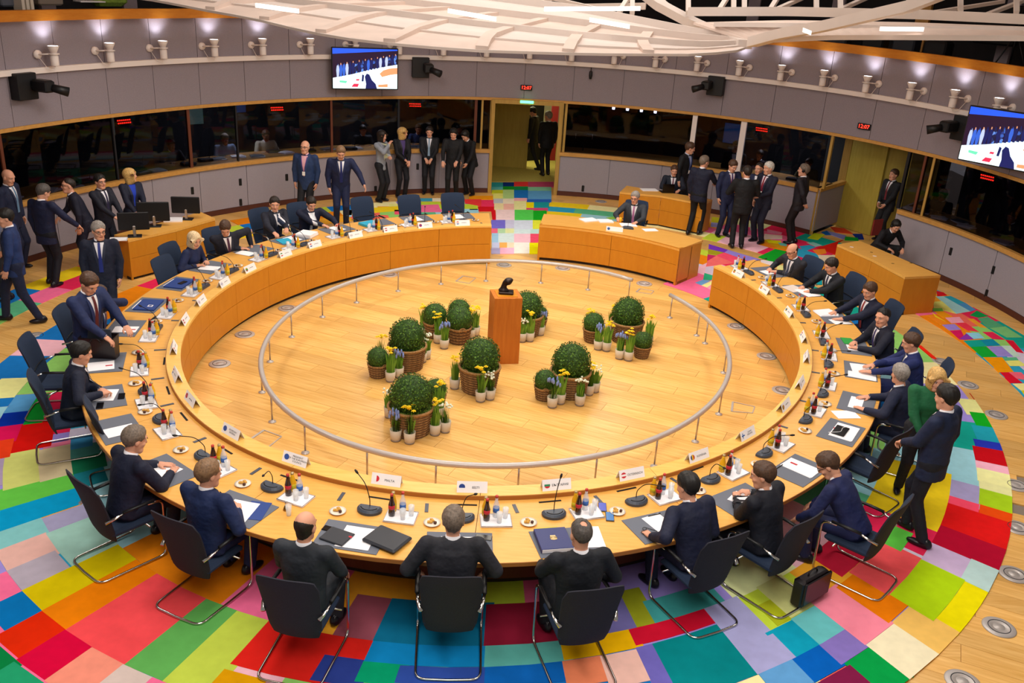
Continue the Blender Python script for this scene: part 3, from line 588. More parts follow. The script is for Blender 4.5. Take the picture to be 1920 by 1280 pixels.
def box_desk(corn, label, back_open=True, zt=.75, split=1):
    P = [at(x, y, zt) for x, y in corn]; P = [Vector((p.x, p.y, 0)) for p in P]   # front-left, ..., front-right, back-right, back-left
    t = empty('secretary_desk', (0, 0, 0), label=label, cat='desk'); n = len(P); nf = n-2
    MB().prism([tuple(p)[:2] for p in P], zt-.045, zt, 'desk_top').build('worktop', t)
    for i in range(nf-1):
        a, b = P[i], P[i+1]; d = (b-a).normalized(); nn = Vector((-d.y, d.x, 0))*.03
        if nn.dot(P[-1]-P[0]) < 0: nn = -nn
        for z0, z1 in ((.05, .40), (.406, zt-.05)):
            MB().prism([tuple(q)[:2] for q in (a+d*.003, b-d*.003, b-d*.003+nn, a+d*.003+nn)], z0, z1, 'desk_front').build('front_panel', t)
        MB().prism([tuple(q)[:2] for q in (a+nn*1.1, b+nn*1.1, b+nn*5, a+nn*5)], 0, .05, 'plinth').build('plinth', t)
    for a, b in ((P[0], P[-1]), (P[nf-1], P[nf])):
        d = (b-a).normalized(); nn = Vector((-d.y, d.x, 0))*.03
        if nn.dot(P[1]-P[nf-1] if a is P[nf-1] else P[1]-P[0]) < 0: nn = -nn
        MB().prism([tuple(q)[:2] for q in (a, b, b+nn, a+nn)], 0, zt-.046, 'desk_front').build('side_panel', t)
    return t
box_desk([(1162, 360), (1240, 367), (1318, 382), (1366-30, 374), (1175, 348)], 'light wood side desk behind the short curved desk with papers and laptop')
box_desk([(1570, 458), (1635, 486), (1697, 519), (1764, 516), (1612, 451)], 'light wood empty side desk behind the right hand chairs')
box_desk([(240, 450), (330, 430), (403, 409), (376, 397), (214, 440)], 'light wood side desk with black monitors left of the blonde woman')

# ================= railing =================
RR = 3.94; HR = .427
for k, (p0, p1, lab) in enumerate((((1190, 521), None, ''), )):
    pass
g0 = norma(at(1190, 521, HR)); g1 = norma(at(1260, 550, HR))
t = empty('railing', (0, 0, 0), label='low round railing of grey steel tube on thin posts', cat='railing')
n = 100; MB().tube([ring(RR, g0+(g1+2*PI-g0)*i/n, HR-.02) for i in range(n+1)], .036, 'steel_paint', 12).build('handrail', t)
post = MB().lathe([(.011, .0), (.011, HR-.03)], 8, 'steel').mesh('post'); foot = MB().lathe([(.05, 0), (.05, .008), (.018, .012), (.014, .03)], 14, 'steel_paint').mesh('foot')
pp = [(509, 791), (572, 849), (819, 920), (969, 924), (1112, 908), (1226, 874), (1304, 828), (1350, 777), (683, 573), (756, 552), (831, 538), (912, 532), (1013, 532), (1100, 545), (1179, 562), (616, 597), (551, 632), (509, 678), (495, 735), (694, 895), (1375, 700), (1362, 640), (1262, 594), (1314, 628)]
for x, y in pp:
    a = norma(at(x, y, 0)); q = ring(RR, a, 0); o_ = link('post', post, t, (q.x, q.y, 0)); link('post_foot', foot, o_)

# ================= chairs =================
def pad_mesh(m1, m2, name):
    vs = []; fs = []; nu, nv = 12, 12; b = MB()
    def pt(u, v, side):
        z = .335+.70*v; wd = .245*(1-.10*(1-v)**2) + .022*v
        x = u*wd*(1-.10*max(0, (abs(2*v-1))-.75)/.25*abs(u)**3)
        y = -.235-.13*v-.05*(v**3)+.035*u*u
        if side: y += .0
        return Vector((x, y+(.028 if not side else -.028)*(1-.75*max(abs(u), abs(2*v-1))**6), z-(.02*abs(u)**4 if v > .9 else 0)))
    for side, m in ((0, m1), (1, m2)):
        vs = [pt(-1+2*i/nu, j/nv, side) for j in range(nv+1) for i in range(nu+1)]
        fs = [(j*(nu+1)+i, j*(nu+1)+i+1, (j+1)*(nu+1)+i+1, (j+1)*(nu+1)+i) for j in range(nv) for i in range(nu)]
        b.add(vs, fs, m, True)
    rim = [(-1+2*i/nu, 0) for i in range(nu+1)]+[(1, j/nv) for j in range(1, nv+1)]+[(1-2*i/nu, 1) for i in range(1, nu+1)]+[(-1, 1-j/nv) for j in range(1, nv)]
    V = []; n = len(rim)
    for u, v in rim: V += [pt(u, v, 0), pt(u, v, 1)]
    b.add(V, [(2*i, 2*((i+1) % n), 2*((i+1) % n)+1, 2*i+1) for i in range(n)], m2, True)
    return b.mesh(name)
def make_chair():
    t = empty('conference_chair', (0, 0, 0), label='dark blue cantilever chair', cat='chair')
    link('backrest', pad_mesh('chair_blue', 'chair_back', 'backrest'), t)
    MB().bevbox((0, -.005, .425), (.46, .46, .07), .025, 'chair_blue').build('seat', t)
    MB().tube([(-.2, -.25, .66), (-.1, -.262, .66), (0, -.268, .66), (.1, -.262, .66), (.2, -.25, .66)], .006, 'black', 6).build('seam', t)
    fr = []
    for s in (1, -1):
        fr.append(fillet([(s*.29, .10, .655), (s*.29, .25, .64), (s*.288, .245, .02), (s*.275, -.44, .012), (0, -.45, .012)], .09))
    path = fr[0]+list(reversed(fr[1]))[1:]
    MB().tube(path, .0125, 'chrome', 8).build('frame', t)
    MB().tube([(-.289, .1, .40), (.289, .1, .40)], .009, 'chrome', 6).build('crossbar', t)
    for s in (1, -1):
        MB().tube([(s*.29, .16, .668), (s*.29, .0, .672), (s*.285, -.14, .668)], .02, 'black', 8, flat=.7).build('armrest', t)
        MB().tube([(s*.284, -.13, .66), (s*.272, -.22, .63), (s*.24, -.30, .60)], [.014, .016, .02], 'chrome', 8, flat=.7).build('bracket', t)
    return t
CH0 = make_chair(); CH_used = [False]
def chair(x, y, face, label):
    if not CH_used[0]: CH_used[0] = True; CH0.location = (x, y, 0.013); CH0.rotation_euler = (0, 0, -face); CH0['label'] = label; CH0['group'] = 'blue cantilever chairs'; return CH0
    return copy_tree(CH0, (x, y, 0.013), -face, label, 'blue cantilever chairs')
# face: heading, 0 = +y, clockwise positive (sin f, cos f)

# ================= seats =================
# mat px, phrase, text, flag, occupied / chair
SE = [
 ((855, 402), 'the empty place nearest the aisle', None, ('#c03040', '#f0f0f0', '#3050a0')),
 ((775, 407), 'the second empty place from the aisle', None, ('#d03030', '#2040a0', '#d03030')),
 ((700, 415), 'the place with the turquoise folder', None, ('#b02040', '#f0f0f0', '#b02040')),
 ((630, 430), 'the smiling writing man', None, ('#e0e0e0', '#c0c0c8', '#e0e0e0')),
 ((548, 452), 'the man beside the ring binder', None, ('#c03030', '#f0f0f0', '#3040a0')),
 ((480, 470), 'the man turned to the blonde woman', None, ('#2c8040', '#f0f0f0', '#c03030')),
 ((395, 500), 'the blonde woman in navy', None, ('#c0a020', '#309050', '#a03030')),
 ((330, 530), 'the vacant phone and folder place', None, ('#d0d0e0', '#b0b0c8', '#d0d0e0')),
 ((280, 570), 'the chairless place with blue folder', None, ('#d0d0e0', '#c0b0c8', '#d0d0e0')),
 ((250, 612), 'the man with raised hands', None, ('#c03050', '#e0e0e0', '#c03050')),
 ((212, 675), 'the open black briefcase', None, ('#d05050', '#f0f0f0', '#6080c0')),
 ((225, 735), 'the man with a phone', None, ('#c03030', '#f0f0f0', '#3050a0')),
 ((240, 795), 'the vacant chair at the left bend', None, ('#b03040', '#c05060', '#b03040')),
 ((325, 872), 'the man with flat hands', 'SECRETARY\nGENERAL', ('#3a55a0',)*3),
 ((450, 950), 'the fair haired man holding papers', 'PRESIDENT\nOF THE EUROPEAN\nCOUNCIL', ('#2f55a8',)*3),
 ((665, 1000), 'the balding man in front', 'MALTA', ('|', '#f4f4f8', '#d02a3a')),
 ((870, 1005), 'the man in dark grey', 'EESTI', ('#24408c', '#24408c', '#f0f0f4')),
 ((1070, 1020), 'the navy book', 'БЪЛГАРИЯ', ('#f0f0f4', '#2a8a60', '#c82838')),
 ((1245, 985), 'the folded glasses', 'ÖSTERREICH', ('#c82838', '#f4f0f4', '#c82838')),
 ((1390, 930), 'the brown haired man holding a pen', 'ROMÂNIA', ('|', '#243c80', '#e8b820', '#c03020')),
 ((1505, 880), 'the man bending down in blue', 'SUOMI\nFINLAND', ('+', '#f4f4f8', '#2a60b0')),
 ((1585, 810), 'the tablet with white cable', None, ('|', '#303030', '#d0b040', '#b03030')),
 ((1610, 755), 'the grey haired man turning away', None, ('#d0d0e0', '#b0b0c8', '#d0d0e0')),
 ((1615, 695), 'the man in bright navy with papers', None, ('#d0d0e0', '#c0b0c8', '#d0d0e0')),
 ((1600, 650), 'the man with the green folder', None, ('#c03050', '#e0e0e0', '#4050a0')),
 ((1570, 595), 'the man with the red tie', None, ('#d0c040', '#3060a0', '#d0c040')),
 ((1515, 545), 'the writing man with pink papers', None, ('#c03030', '#e0c040', '#c03030')),
 ((1450, 510), 'the bald man at the right end', None, ('#303030', '#d0b040', '#b03030')),
]
class Seat: pass
SEATS = []
for i, (mp, ph, tx, fg) in enumerate(SE):
    s = Seat(); p = at(mp[0], mp[1], .76); rn, a = rn_of(p); s.a = a; s.ph = ph; s.i = i; s.text = tx; s.flag = fg
    da = .01; tgt = (ring(RO, a+da)-ring(RO, a-da)).normalized(); s.n = Vector((tgt.y, -tgt.x, 0))   # outward
    if s.n.dot(ring(RO, a)) < 0: s.n = -s.n
    s.inn = -s.n; s.rt = Vector((s.inn.y, -s.inn.x, 0))   # right-hand of person facing inward
    s.o = ring(RO, a, .75)       # desk outer edge point
    s.h = math.atan2(s.inn.x, s.inn.y)  # heading of person facing centre
    SEATS.append(s)
def sl(s, fwd, right, z=.75): q = s.o+s.inn*fwd+s.rt*right; return Vector((q.x, q.y, z))
def srz(s): return math.atan2(s.inn.y, s.inn.x)-PI/2

# templates for desk items
def tmpl(fn): return fn()
deskmat_me = MB().bevbox((0, 0, .0025), (.60, .42, .005), .0015, 'mat_grey').mesh('mat')
sheet_me = MB().box((0, 0, .001), (.21, .297, .002), 'paper').mesh('sheet')
sheetred = MB().box((0, 0, 0), (.035, .12, .0012), 'label_red').mesh('strip')
mic_base = MB().add([(x, y, z) for z, k in ((0, 1.0), (.025, 1.0), (.045, .82)) for x, y in [(.12*k*math.sin(t_), .10*k*math.cos(t_) if math.cos(t_) < .25 else .03*k) for t_ in [2*PI*i/24 for i in range(24)]]],
   [tuple(range(23, -1, -1)), tuple(48+i for i in range(24))]+[(r*24+i, r*24+(i+1) % 24, (r+1)*24+(i+1) % 24, (r+1)*24+i) for r in range(2) for i in range(24)], 'mic_grey').mesh('base')
mic_arc = MB().tube([(.085*math.sin(t_), -.07*math.cos(t_)+.005, .044) for t_ in np.linspace(-1.2, 1.2, 9)], .007, 'black', 5).mesh('speaker_slot')
tray_me = MB().bevbox((0, 0, .006), (.30, .22, .012), .005, 'paper').tube([(-.145, -.105, .012), (.145, -.105, .012), (.145, .105, .012), (-.145, .105, .012)], .006, 'steel', 6, closed=True).mesh('tray')
glass_me = MB().lathe([(.022, 0), (.030, .11), (.028, .11), (.020, .006), (0, .006)], 14, 'clear_glass').mesh('glass')
wbot = MB().lathe([(.026, 0), (.028, .02), (.028, .11), (.012, .16), (.012, .185)], 12, 'clear_glass').mesh('bottle_body')
wlab = MB().lathe([(.0285, .05), (.0285, .09)], 12, 'label_blue').mesh('label'); capm = MB().lathe([(.014, .183), (.014, .2), (.012, .202)], 10, 'cap_red').mesh('cap')
juice = MB().lathe([(.028, 0), (.030, .02), (.030, .09), (.014, .145), (.014, .165)], 12, 'orange_juice').mesh('bottle_body'); jlab = MB().lathe([(.0305, .03), (.0305, .075)], 12, 'juice_label').mesh('label'); jcap = MB().lathe([(.015, .163), (.015, .178)], 10, 'gold').mesh('cap')
cola = MB().lathe([(.027, 0), (.029, .03), (.025, .06), (.029, .1), (.014, .165), (.013, .19)], 12, 'cola').mesh('bottle_body'); clab = MB().lathe([(.028, .065), (.0295, .1)], 12, 'label_red').mesh('label')
plate_me = MB().lathe([(0, 0), (.045, 0), (.078, .012), (.08, .014), (.046, .005), (0, .004)], 24, 'porcelain').mesh('plate')
past = MB().bevbox((0, 0, .012), (.05, .03, .02), .006, 'pastry').mesh('pastry'); pc = MB().bevbox((0, 0, .014), (.024, .024, .026), .004, 'choc').mesh('chocolate')
slot_me = MB().box((0, 0, .001), (.23, .024, .004), 'booth_dark').mesh('cable_slot'); strip_me = MB().box((0, 0, .002), (.035, .15, .006), 'mic_grey').mesh('socket_strip')
pen_me = MB().tube([(-.07, 0, .006), (.07, 0, .006)], .005, 'black', 6).mesh('pen')
def mk(name, me, s, fwd, right, z, label, cat, group, rz=0.0):
    o = link(name, me, None, sl(s, fwd, right, z), srz(s)+rz); return tag(o, label, cat, group)
def mke(name, s, fwd, right, z, label, cat, group, rz=0.0):
    p = sl(s, fwd, right, z); return empty(name, p, srz(s)+rz, label, cat, group)
def bottle(s, fwd, right, z, kind):
    nm = {'w': 'water', 'j': 'orange juice', 'c': 'dark cola'}[kind]
    t = mke('drink_bottle', s, fwd, right, z, 'small %s bottle on the tray of %s' % (nm, s.ph), 'bottle', nm+' bottles on the trays')
    t.scale = (1.12, 1.12, 1.15)
    if kind == 'w': link('bottle_body', wbot, t); link('label_band', wlab, t); link('cap', capm, t)
    if kind == 'j': link('bottle_body', juice, t); link('label_band', jlab, t); link('cap', jcap, t)
    if kind == 'c': link('bottle_body', cola, t); link('label_band', clab, t); link('cap', capm, t)
def mic(s, fwd, right, lean, side, L=.42):
    t = mke('desk_microphone', s, fwd, right, .752, 'grey triangular desk microphone at '+s.ph, 'microphone', 'desk microphones')
    link('base', mic_base, t); link('speaker_slot', mic_arc, t)
    p = [(0, .01, .04), (0, .01, .12), (side*.3*L, -lean*.3*L, .12+.4*L*(1-abs(lean)*.5)), (side*L, -lean*L, .12+L*.75*(1-.75*min(1, math.hypot(lean, side))))]
    c = fillet(p, .12, 6); MB().tube(c, .0045, 'black', 6).build('gooseneck', t)
    e = c[-1]; d = (c[-1]-c[-2]).normalized(); MB().tube([e-d*.01, e+d*.015, e+d*.04], [.008, .013, .008], 'black', 8).build('capsule', t)
for s in SEATS:
    i = s.i; near = 13 <= i <= 21
    # cable slot & socket strip in the desk
    mk('cable_slot', slot_me, s, .93, .05, .750, 'dark cable slot in the desk near '+s.ph, 'cable slot', 'cable slots in the desk')
    mk('socket_strip', strip_me, s, .86, -.32, .750, 'grey socket strip in the desk near '+s.ph, 'socket', 'socket strips in the desk')
    mk('desk_mat', deskmat_me, s, .25, 0, .7515, 'grey desk mat in front of '+s.ph, 'desk mat', 'grey desk mats')
    if i not in (8,): 
        mic(s, .70, .02 if i not in (2,) else .15, {16: .3, 17: .02, 15: -.2}.get(i, .55), {17: .08, 15: -.35}.get(i, (-1)**i*.25))
    tx = .34 if i < 17 or True else .3
    tr = mk('drinks_tray', tray_me, s, .66, tx, .752, 'white rimmed drinks tray at '+s.ph, 'tray', 'white drinks trays', .05)
    bottle(s, .74, tx-.10, .765, 'j'); 
    bottle(s, .66, tx-.09, .765, 'c'); bottle(s, .72, tx+.0, .765, 'w')
    for q, (df, dr) in enumerate(((.70, .09), (.62, .03))):
        mk('water_glass', glass_me, s, df, tx+dr, .765, 'upturned clear glass on the %s of the tray at %s' % (('far side', 'near side')[q], s.ph), 'glass', 'glasses on the trays')
    pl = mke('snack_plate', s, .60, -.26, .752, 'small white snack plate at '+s.ph, 'plate', 'snack plates'); link('dish', plate_me, pl)
    for q, (dx, dy) in enumerate(((-.02, .0), (.03, -.015), (.0, .03))):
        tag(link('pastry', past if q != 1 else pc, None, sl(s, .60+dy, -.26+dx, .757), q*1.1), ('golden pastry' if q == 0 else 'dark chocolate' if q == 1 else 'second golden pastry')+' on the snack plate at '+s.ph, 'pastry', 'pastries on the snack plates')
    # nameplate
    z = .80; t = empty('name_plate', ring(5.12, s.a, z), srz(s), ('white tent place card ' + ('reading '+s.text.replace('\n', ' ') if s.text else 'opposite '+s.ph)), 'place card', 'white place cards')
    wN, hN, dN = .30, .105, .045
    MB().add([(-wN/2, -dN, 0), (wN/2, -dN, 0), (wN/2, 0, hN), (-wN/2, 0, hN), (wN/2, dN, 0), (-wN/2, dN, 0)] + [(-wN/2, -dN+.004, 0), (wN/2, -dN+.004, 0), (wN/2, 0, hN-.005), (-wN/2, 0, hN-.005), (wN/2, dN-.004, 0), (-wN/2, dN-.004, 0)],
       [(0, 1, 2, 3), (3, 2, 4, 5), (7, 6, 9, 8), (8, 9, 11, 10), (0, 6, 7, 1), (4, 10, 11, 5), (0, 3, 9, 6), (1, 7, 8, 2), (3, 5, 11, 9), (2, 8, 10, 4)], 'paper').build('card', t)
    tilt = math.atan2(hN, dN)
    for side in (1, -1):
        T = Matrix.Rotation(0 if side == 1 else PI, 4, 'Z') @ Matrix.Translation((0, -dN/2-.0012, hN/2+.0006)) @ Matrix.Rotation(tilt, 4, 'X')
        fb = MB(); fg = s.flag; rF = .030; cx = -wN/2+.05
        mode = fg[0] if fg[0] in '|+' else '-'; cols = fg[1:] if mode != '-' else fg
        for k, c in enumerate(cols):
            nseg = len(cols); mm = mat('flag_'+c.strip('#'), c, .6)
            if mode == '+':
                if k == 0: fb.add([(cx+rF*math.cos(q), rF*math.sin(q), .0004) for q in np.linspace(0, 2*PI, 21)[:-1]], [tuple(range(20))], mm)
                else:
                    fb.add([(cx-rF, -.007, .0008), (cx+rF, -.007, .0008), (cx+rF, .007, .0008), (cx-rF, .007, .0008)], [(0, 1, 2, 3)], mm); fb.add([(cx-.014, -rF, .0008), (cx-.002, -rF, .0008), (cx-.002, rF, .0008), (cx-.014, rF, .0008)], [(0, 1, 2, 3)], mm)
                continue
            lo, hi = -1+2*k/nseg, -1+2*(k+1)/nseg; pts = []
            ts = np.linspace(lo, hi, 7)
            a_ = [(rF*q, rF*math.sqrt(max(0, 1-q*q))) for q in ts]; pts = a_+[(x, -y) for x, y in reversed(a_)]
            if mode == '-': pts = [(y, -x) for x, y in pts]
            fb.add([(cx+x, y, .0005) for x, y in pts], [tuple(range(len(pts)))], mm)
        link('flag_disc', fb.mesh(), t, M4=T)
        if s.text and near:
            me = text_mesh(s.text, .026 if '\n' in s.text else .032, 'dark_grey'); link('lettering', me, t, M4=T @ Matrix.Translation((.035, 0 if '\n' in s.text else -.005, .0008)))
        elif not s.text:
            lb = MB(); 
            for q in range(5): lb.box((-.012+q*.02, .004*(q % 2), .0006), (.014, .009, .0006), 'mat_grey')
            link('print_mark', lb.mesh(), t, M4=T)

def paper(s, fwd, right, rz, label, n=1, mtl='paper', size=(.21, .297), th=.002, z=.7565, name='paper_sheet', cat='paper', strip=False):
    t = mke(name, s, fwd, right, z, label, cat, 'papers on the big desk' if cat == 'paper' else None, rz)
    for k in range(n): MB().box((.008*k, -.004*k, th/2+k*(th+.0005)), (size[0], size[1], th), mtl, rz=.03*k).build('sheet' if cat == 'paper' else 'cover', t)
    if strip: MB().box((.02, .09, th*n+.002), (.03, .08, .001), 'label_red').build('printed_strip', t)
    return t
ph = lambda i: SEATS[i].ph
for i in (0, 1): paper(SEATS[i], .27, .02, .1, 'white paper at '+ph(i))
paper(SEATS[2], .3, .2, .2, 'thick turquoise folder on the upper left desk', 1, 'folder_cyan', (.34, .26), .04, name='folder', cat='folder')
paper(SEATS[3], .22, -.02, .1, 'white page under the hand of the smiling writing man')
paper(SEATS[4], .28, -.42, .3, 'open white ring binder left of the man with the turquoise file', 2, 'paper', (.30, .30), .03, name='ring_binder', cat='binder')
paper(SEATS[4], .28, .12, -.3, 'turquoise file under the hands of the man beside the binder', 1, 'folder_cyan', (.24, .30), .012, name='folder', cat='folder')
paper(SEATS[4], .25, -.08, 0, 'white page beside the turquoise file')
paper(SEATS[5], .26, .22, .1, 'white page on the mat of the man turned to the woman')
paper(SEATS[6], .27, .05, .2, 'white notepad in front of the blonde woman in navy', 3)
for i, l in ((7, 'blue folder carrying a dark phone before the vacant chair'), (8, 'blue folder with white emblem at the chairless place')):
    t = paper(SEATS[i], .27, .02, .05, l, 1, 'folder_blue', (.42, .30), .02, name='folder', cat='folder')
    MB().box((0, -.16, .006), (.34, .03, .01), 'paper').build('page_edge', t)
    if i == 8: MB().box((.06, .05, .021), (.07, .07, .002), 'paper').box((.06, .05, .0225), (.04, .04, .001), 'folder_blue').build('emblem', t)
phone_me = MB().bevbox((0, 0, .005), (.075, .15, .009), .003, 'black_gloss').mesh('phone')
for i, f, r_, z, d in ((7, .32, .0, .778, 'dark phone lying on the blue folder by the vacant chair'), (16, .38, .22, .7565, 'black phone on the mat right of the short haired man'), (15, .30, -.22, .7565, 'black phone beside the black tablet case'), (11, .42, .05, .7565, 'black phone on the mat of the phone holding man'), (11, .18, .22, .7565, 'second black phone at the corner of his mat'), (9, .55, -.38, .7525, 'dark glasses case on the desk by the paper pile')):
    mk('phone', phone_me, SEATS[i], f, r_, z, d, 'phone', None, 1.4)
t = paper(SEATS[9], .28, .05, 0, 'white paper pile behind the open briefcase', 3, strip=True)
t = paper(SEATS[10], .2, .1, .1, 'white paper with red strip before the briefcase', 2, strip=True, size=(.26, .3))
paper(SEATS[11], .25, -.05, -.3, 'open notebook under the hands of the phone man', 2, size=(.3, .25), strip=False)
paper(SEATS[12], .25, .05, 0, 'white paper with red strip at the vacant left chair', 2, strip=True)
paper(SEATS[13], .24, .0, .15, 'white paper under the flat hands of the grey haired man', 2, size=(.24, .3))
paper(SEATS[14], .22, .02, .2, 'white document held by the fair haired man', 3, size=(.26, .32)); paper(SEATS[14], .30, .16, .35, 'blue striped leaflet beside the held document', 1, 'folder_blue', (.20, .30), .004, name='leaflet', cat='leaflet')
paper(SEATS[15], .24, .05, 0, 'white papers between the two black cases', 2, size=(.3, .33))
t = mke('tablet_case', SEATS[15], .20, -.12, .762, 'slim black tablet case before the balding man', 'tablet', None, -.25); MB().bevbox((0, 0, .008), (.25, .21, .015), .006, 'dark_grey').build('cover', t); MB().box((.115, .04, .014), (.03, .02, .006), 'label_red').build('tab', t)
t = mke('document_case', SEATS[15], .26, .33, .757, 'large black zipped document case right of the balding man', 'case', None, -.35); MB().bevbox((0, 0, .022), (.36, .28, .04), .015, 'dark_grey').build('cover', t); MB().tube([(-.17, -.13, .022), (.17, -.13, .022), (.17, .13, .022), (-.17, .13, .022)], .006, 'black', 6, closed=True).build('zip', t)
paper(SEATS[16], .26, 0, 0, 'white paper beyond the short haired man', 1, size=(.34, .25))
t = mke('book', SEATS[17], .26, -.12, .757, 'thick navy hardback book with gold crest', 'book', None, -.05); MB().bevbox((0, 0, .022), (.30, .33, .045), .004, 'book_navy').build('cover', t); MB().box((0, -.162, .022), (.285, .012, .034), 'paper').build('page_block', t)
MB().lathe([(0, .046), (.035, .046), (.035, .0465), (0, .047)], 12, 'gold').box((0, .03, .0463), (.05, .02, .001), 'gold').box((0, -.02, .0463), (.06, .012, .001), 'gold').build('crest', t)
MB().box((-.02, .17, .03), (.20, .02, .02), 'juice_label').build('bookmark', t)
paper(SEATS[17], .28, .24, -.15, 'white and cyan papers right of the navy book', 2, size=(.22, .33)); paper(SEATS[17], .38, .22, -.25, 'pale cyan leaflet above the white papers', 1, 'folder_cyan', (.15, .22), .004, name='leaflet', cat='leaflet')
MATS['screen_blue'] = mat('screen_blue', '#2438a0', .2, emit=.35); mat('screen_teal', '#20609a', .2, emit=.35)
for k, (f, r_) in enumerate(((.74, .53), (.57, .545))):
    t = mke('phone', SEATS[17], f, r_, .752, ('lit phone standing farther right of the BULGARIAN place tray' if k == 0 else 'lit phone with teal screen nearer the desk edge').replace('BULGARIAN ', ''), 'phone', None, -.3); MB().bevbox((0, 0, .005), (.08, .155, .009), .003, 'black_gloss').build('phone_body', t); MB().box((0, 0, .010), (.072, .14, .001), 'screen_blue' if k == 0 else 'screen_teal').build('screen', t)
paper(SEATS[18], .28, .02, .1, 'white page under the arm of the man in dark navy', 1)
def specs(s, f, r_, lab):
    t = mke('glasses', s, f, r_, .757, lab, 'glasses', None, .8)
    for q in (-1, 1): MB().tube([(q*.032+.024*math.cos(a), .018*math.sin(a), .012) for a in np.linspace(0, 2*PI, 13)[:-1]], .003, 'black', 5, closed=True).build('rim', t); MB().tube([(q*.056, 0, .012), (q*.05, -.12, .006)], .003, 'black', 5).build('temple', t)
specs(SEATS[18], .22, -.20, 'folded black glasses on the grey mat'); mk('pen', pen_me, SEATS[18], .42, .05, .757, 'black pen at the top of the mat with glasses', 'pen', None)
paper(SEATS[19], .22, .02, .3, 'white page under the hands of the pen holding man', 2)
paper(SEATS[20], .26, .05, .0, 'white paper with red strip beside the bending man', 2, strip=True, size=(.24, .36)); mk('pen', pen_me, SEATS[20], .42, -.12, .757, 'black pen on the mat beside the bending man', 'pen', None)
paper(SEATS[21], .22, .02, 0, 'white papers under the tablet with cable', 2, strip=True, size=(.4, .26)); t = mke('tablet', SEATS[21], .26, .0, .764, 'black tablet with a white cable on papers', 'tablet', None); MB().bevbox((0, 0, .005), (.26, .15, .009), .003, 'black_gloss').build('tablet_body', t); MB().tube(fillet([(-.15, .10, .01), (-.05, -.02, .016), (.08, .0, .016), (.16, -.05, .01)], .05), .003, 'paper', 5).build('cable', t)
paper(SEATS[22], .26, .0, 0, 'white page on the mat of the grey haired turning man', 1, size=(.36, .16)); paper(SEATS[22], .33, -.42, .6, 'loose white page between two right hand mats', 1, z=.7525)
paper(SEATS[23], .25, .08, .1, 'white papers nearest the man in bright navy', 2, size=(.3, .24)); paper(SEATS[23], .24, -.18, -.05, 'second open white papers left of his hands', 2, size=(.2, .36))
paper(SEATS[24], .3, .2, .1, 'bright green folder on the right arc of the desk', 1, 'folder_green', (.24, .16), .008, name='folder', cat='folder'); paper(SEATS[24], .2, -.05, 0, 'white page before the man with the green folder', 1)
paper(SEATS[25], .32, .14, .2, 'thick white paper stack before the man with red tie', 6, size=(.24, .32)); paper(SEATS[25], .2, -.2, .2, 'white page with pen before the man with red tie', 1)
paper(SEATS[26], .35, .1, .3, 'pale pink document before the writing man', 2, 'canopy_white', (.3, .3)); paper(SEATS[26], .2, -.12, .2, 'white open document before the writing man', 3, size=(.36, .26))
paper(SEATS[27], .25, .0, .1, 'white page before the bald man in glasses', 1)
# water glass and bell at the president place
s = SEATS[14]; mk('water_glass', glass_me, s, .40, .46, .752, 'clear glass standing alone beside the brass bell', 'glass', None)
t = mke('bell', s, .46, .38, .752, 'small brass hand bell beside the council president card', 'bell', None); MB().lathe([(.03, 0), (.026, .01), (.02, .03), (.012, .045), (0, .05)], 14, 'brass').build('bell_cup', t); MB().lathe([(.007, .045), (.009, .07), (.006, .09), (0, .093)], 10, 'chrome').build('handle', t)
# ================= distance field mesher =================
def surfnet(fn, lo, hi, h):
    lo = np.array(lo, float)-h*1.5; hi = np.array(hi, float)+h*1.5; n = np.ceil((hi-lo)/h).astype(int)+1
    X, Y, Z = np.meshgrid(*[lo[i]+h*np.arange(n[i]) for i in range(3)], indexing='ij')
    P = np.stack([X, Y, Z], -1).reshape(-1, 3); V = fn(P).reshape(n)
    ins = V < 0
    c = [ins[i:n[0]-1+i, j:n[1]-1+j, k:n[2]-1+k] for i in (0, 1) for j in (0, 1) for k in (0, 1)]
    s = sum(x.astype(np.int8) for x in c); act = (s > 0) & (s < 8)
    idx = -np.ones(act.shape, int); cells = np.argwhere(act); idx[act] = np.arange(len(cells))
    acc = np.zeros((len(cells), 3)); cnt = np.zeros(len(cells)); I, J, K = cells.T
    cor = [(i, j, k) for i in (0, 1) for j in (0, 1) for k in (0, 1)]
    for a in cor:
        for ax in range(3):
            if a[ax] == 1: continue
            b = list(a); b[ax] = 1
            va = V[I+a[0], J+a[1], K+a[2]]; vb = V[I+b[0], J+b[1], K+b[2]]; m = (va < 0) != (vb < 0)
            t = np.where(m, va/np.where(m, va-vb, 1), 0)
            for q in range(3): acc[:, q] += np.where(m, a[q]+(t if q == ax else 0), 0)
            cnt += m
    vert = lo+h*(cells+acc/np.maximum(cnt, 1)[:, None])
    F = []
    for ax in range(3):
        u, v = [(1, 2), (2, 0), (0, 1)][ax]
        a = ins; sl0 = [slice(None)]*3; sl1 = [slice(None)]*3; sl0[ax] = slice(0, -1); sl1[ax] = slice(1, None)
        d = a[tuple(sl0)] != a[tuple(sl1)]; e = np.argwhere(d)
        ok = (e[:, u] > 0) & (e[:, v] > 0) & (e[:, u] < n[u]-1) & (e[:, v] < n[v]-1); e = e[ok]
        st = a[tuple(e.T)]
        def cell(du, dv):
            q = e.copy(); q[:, u] -= du; q[:, v] -= dv; return idx[tuple(q.T)]
        q = np.stack([cell(1, 1), cell(0, 1), cell(0, 0), cell(1, 0)], 1)
        q[~st] = q[~st][:, ::-1]; F.append(q)
    F = np.concatenate(F); F = F[(F >= 0).all(1)]
    return vert, F
def smin(a, b, k): hh = np.clip(.5+.5*(b-a)/k, 0, 1); return b*(1-hh)+a*hh-k*hh*(1-hh)
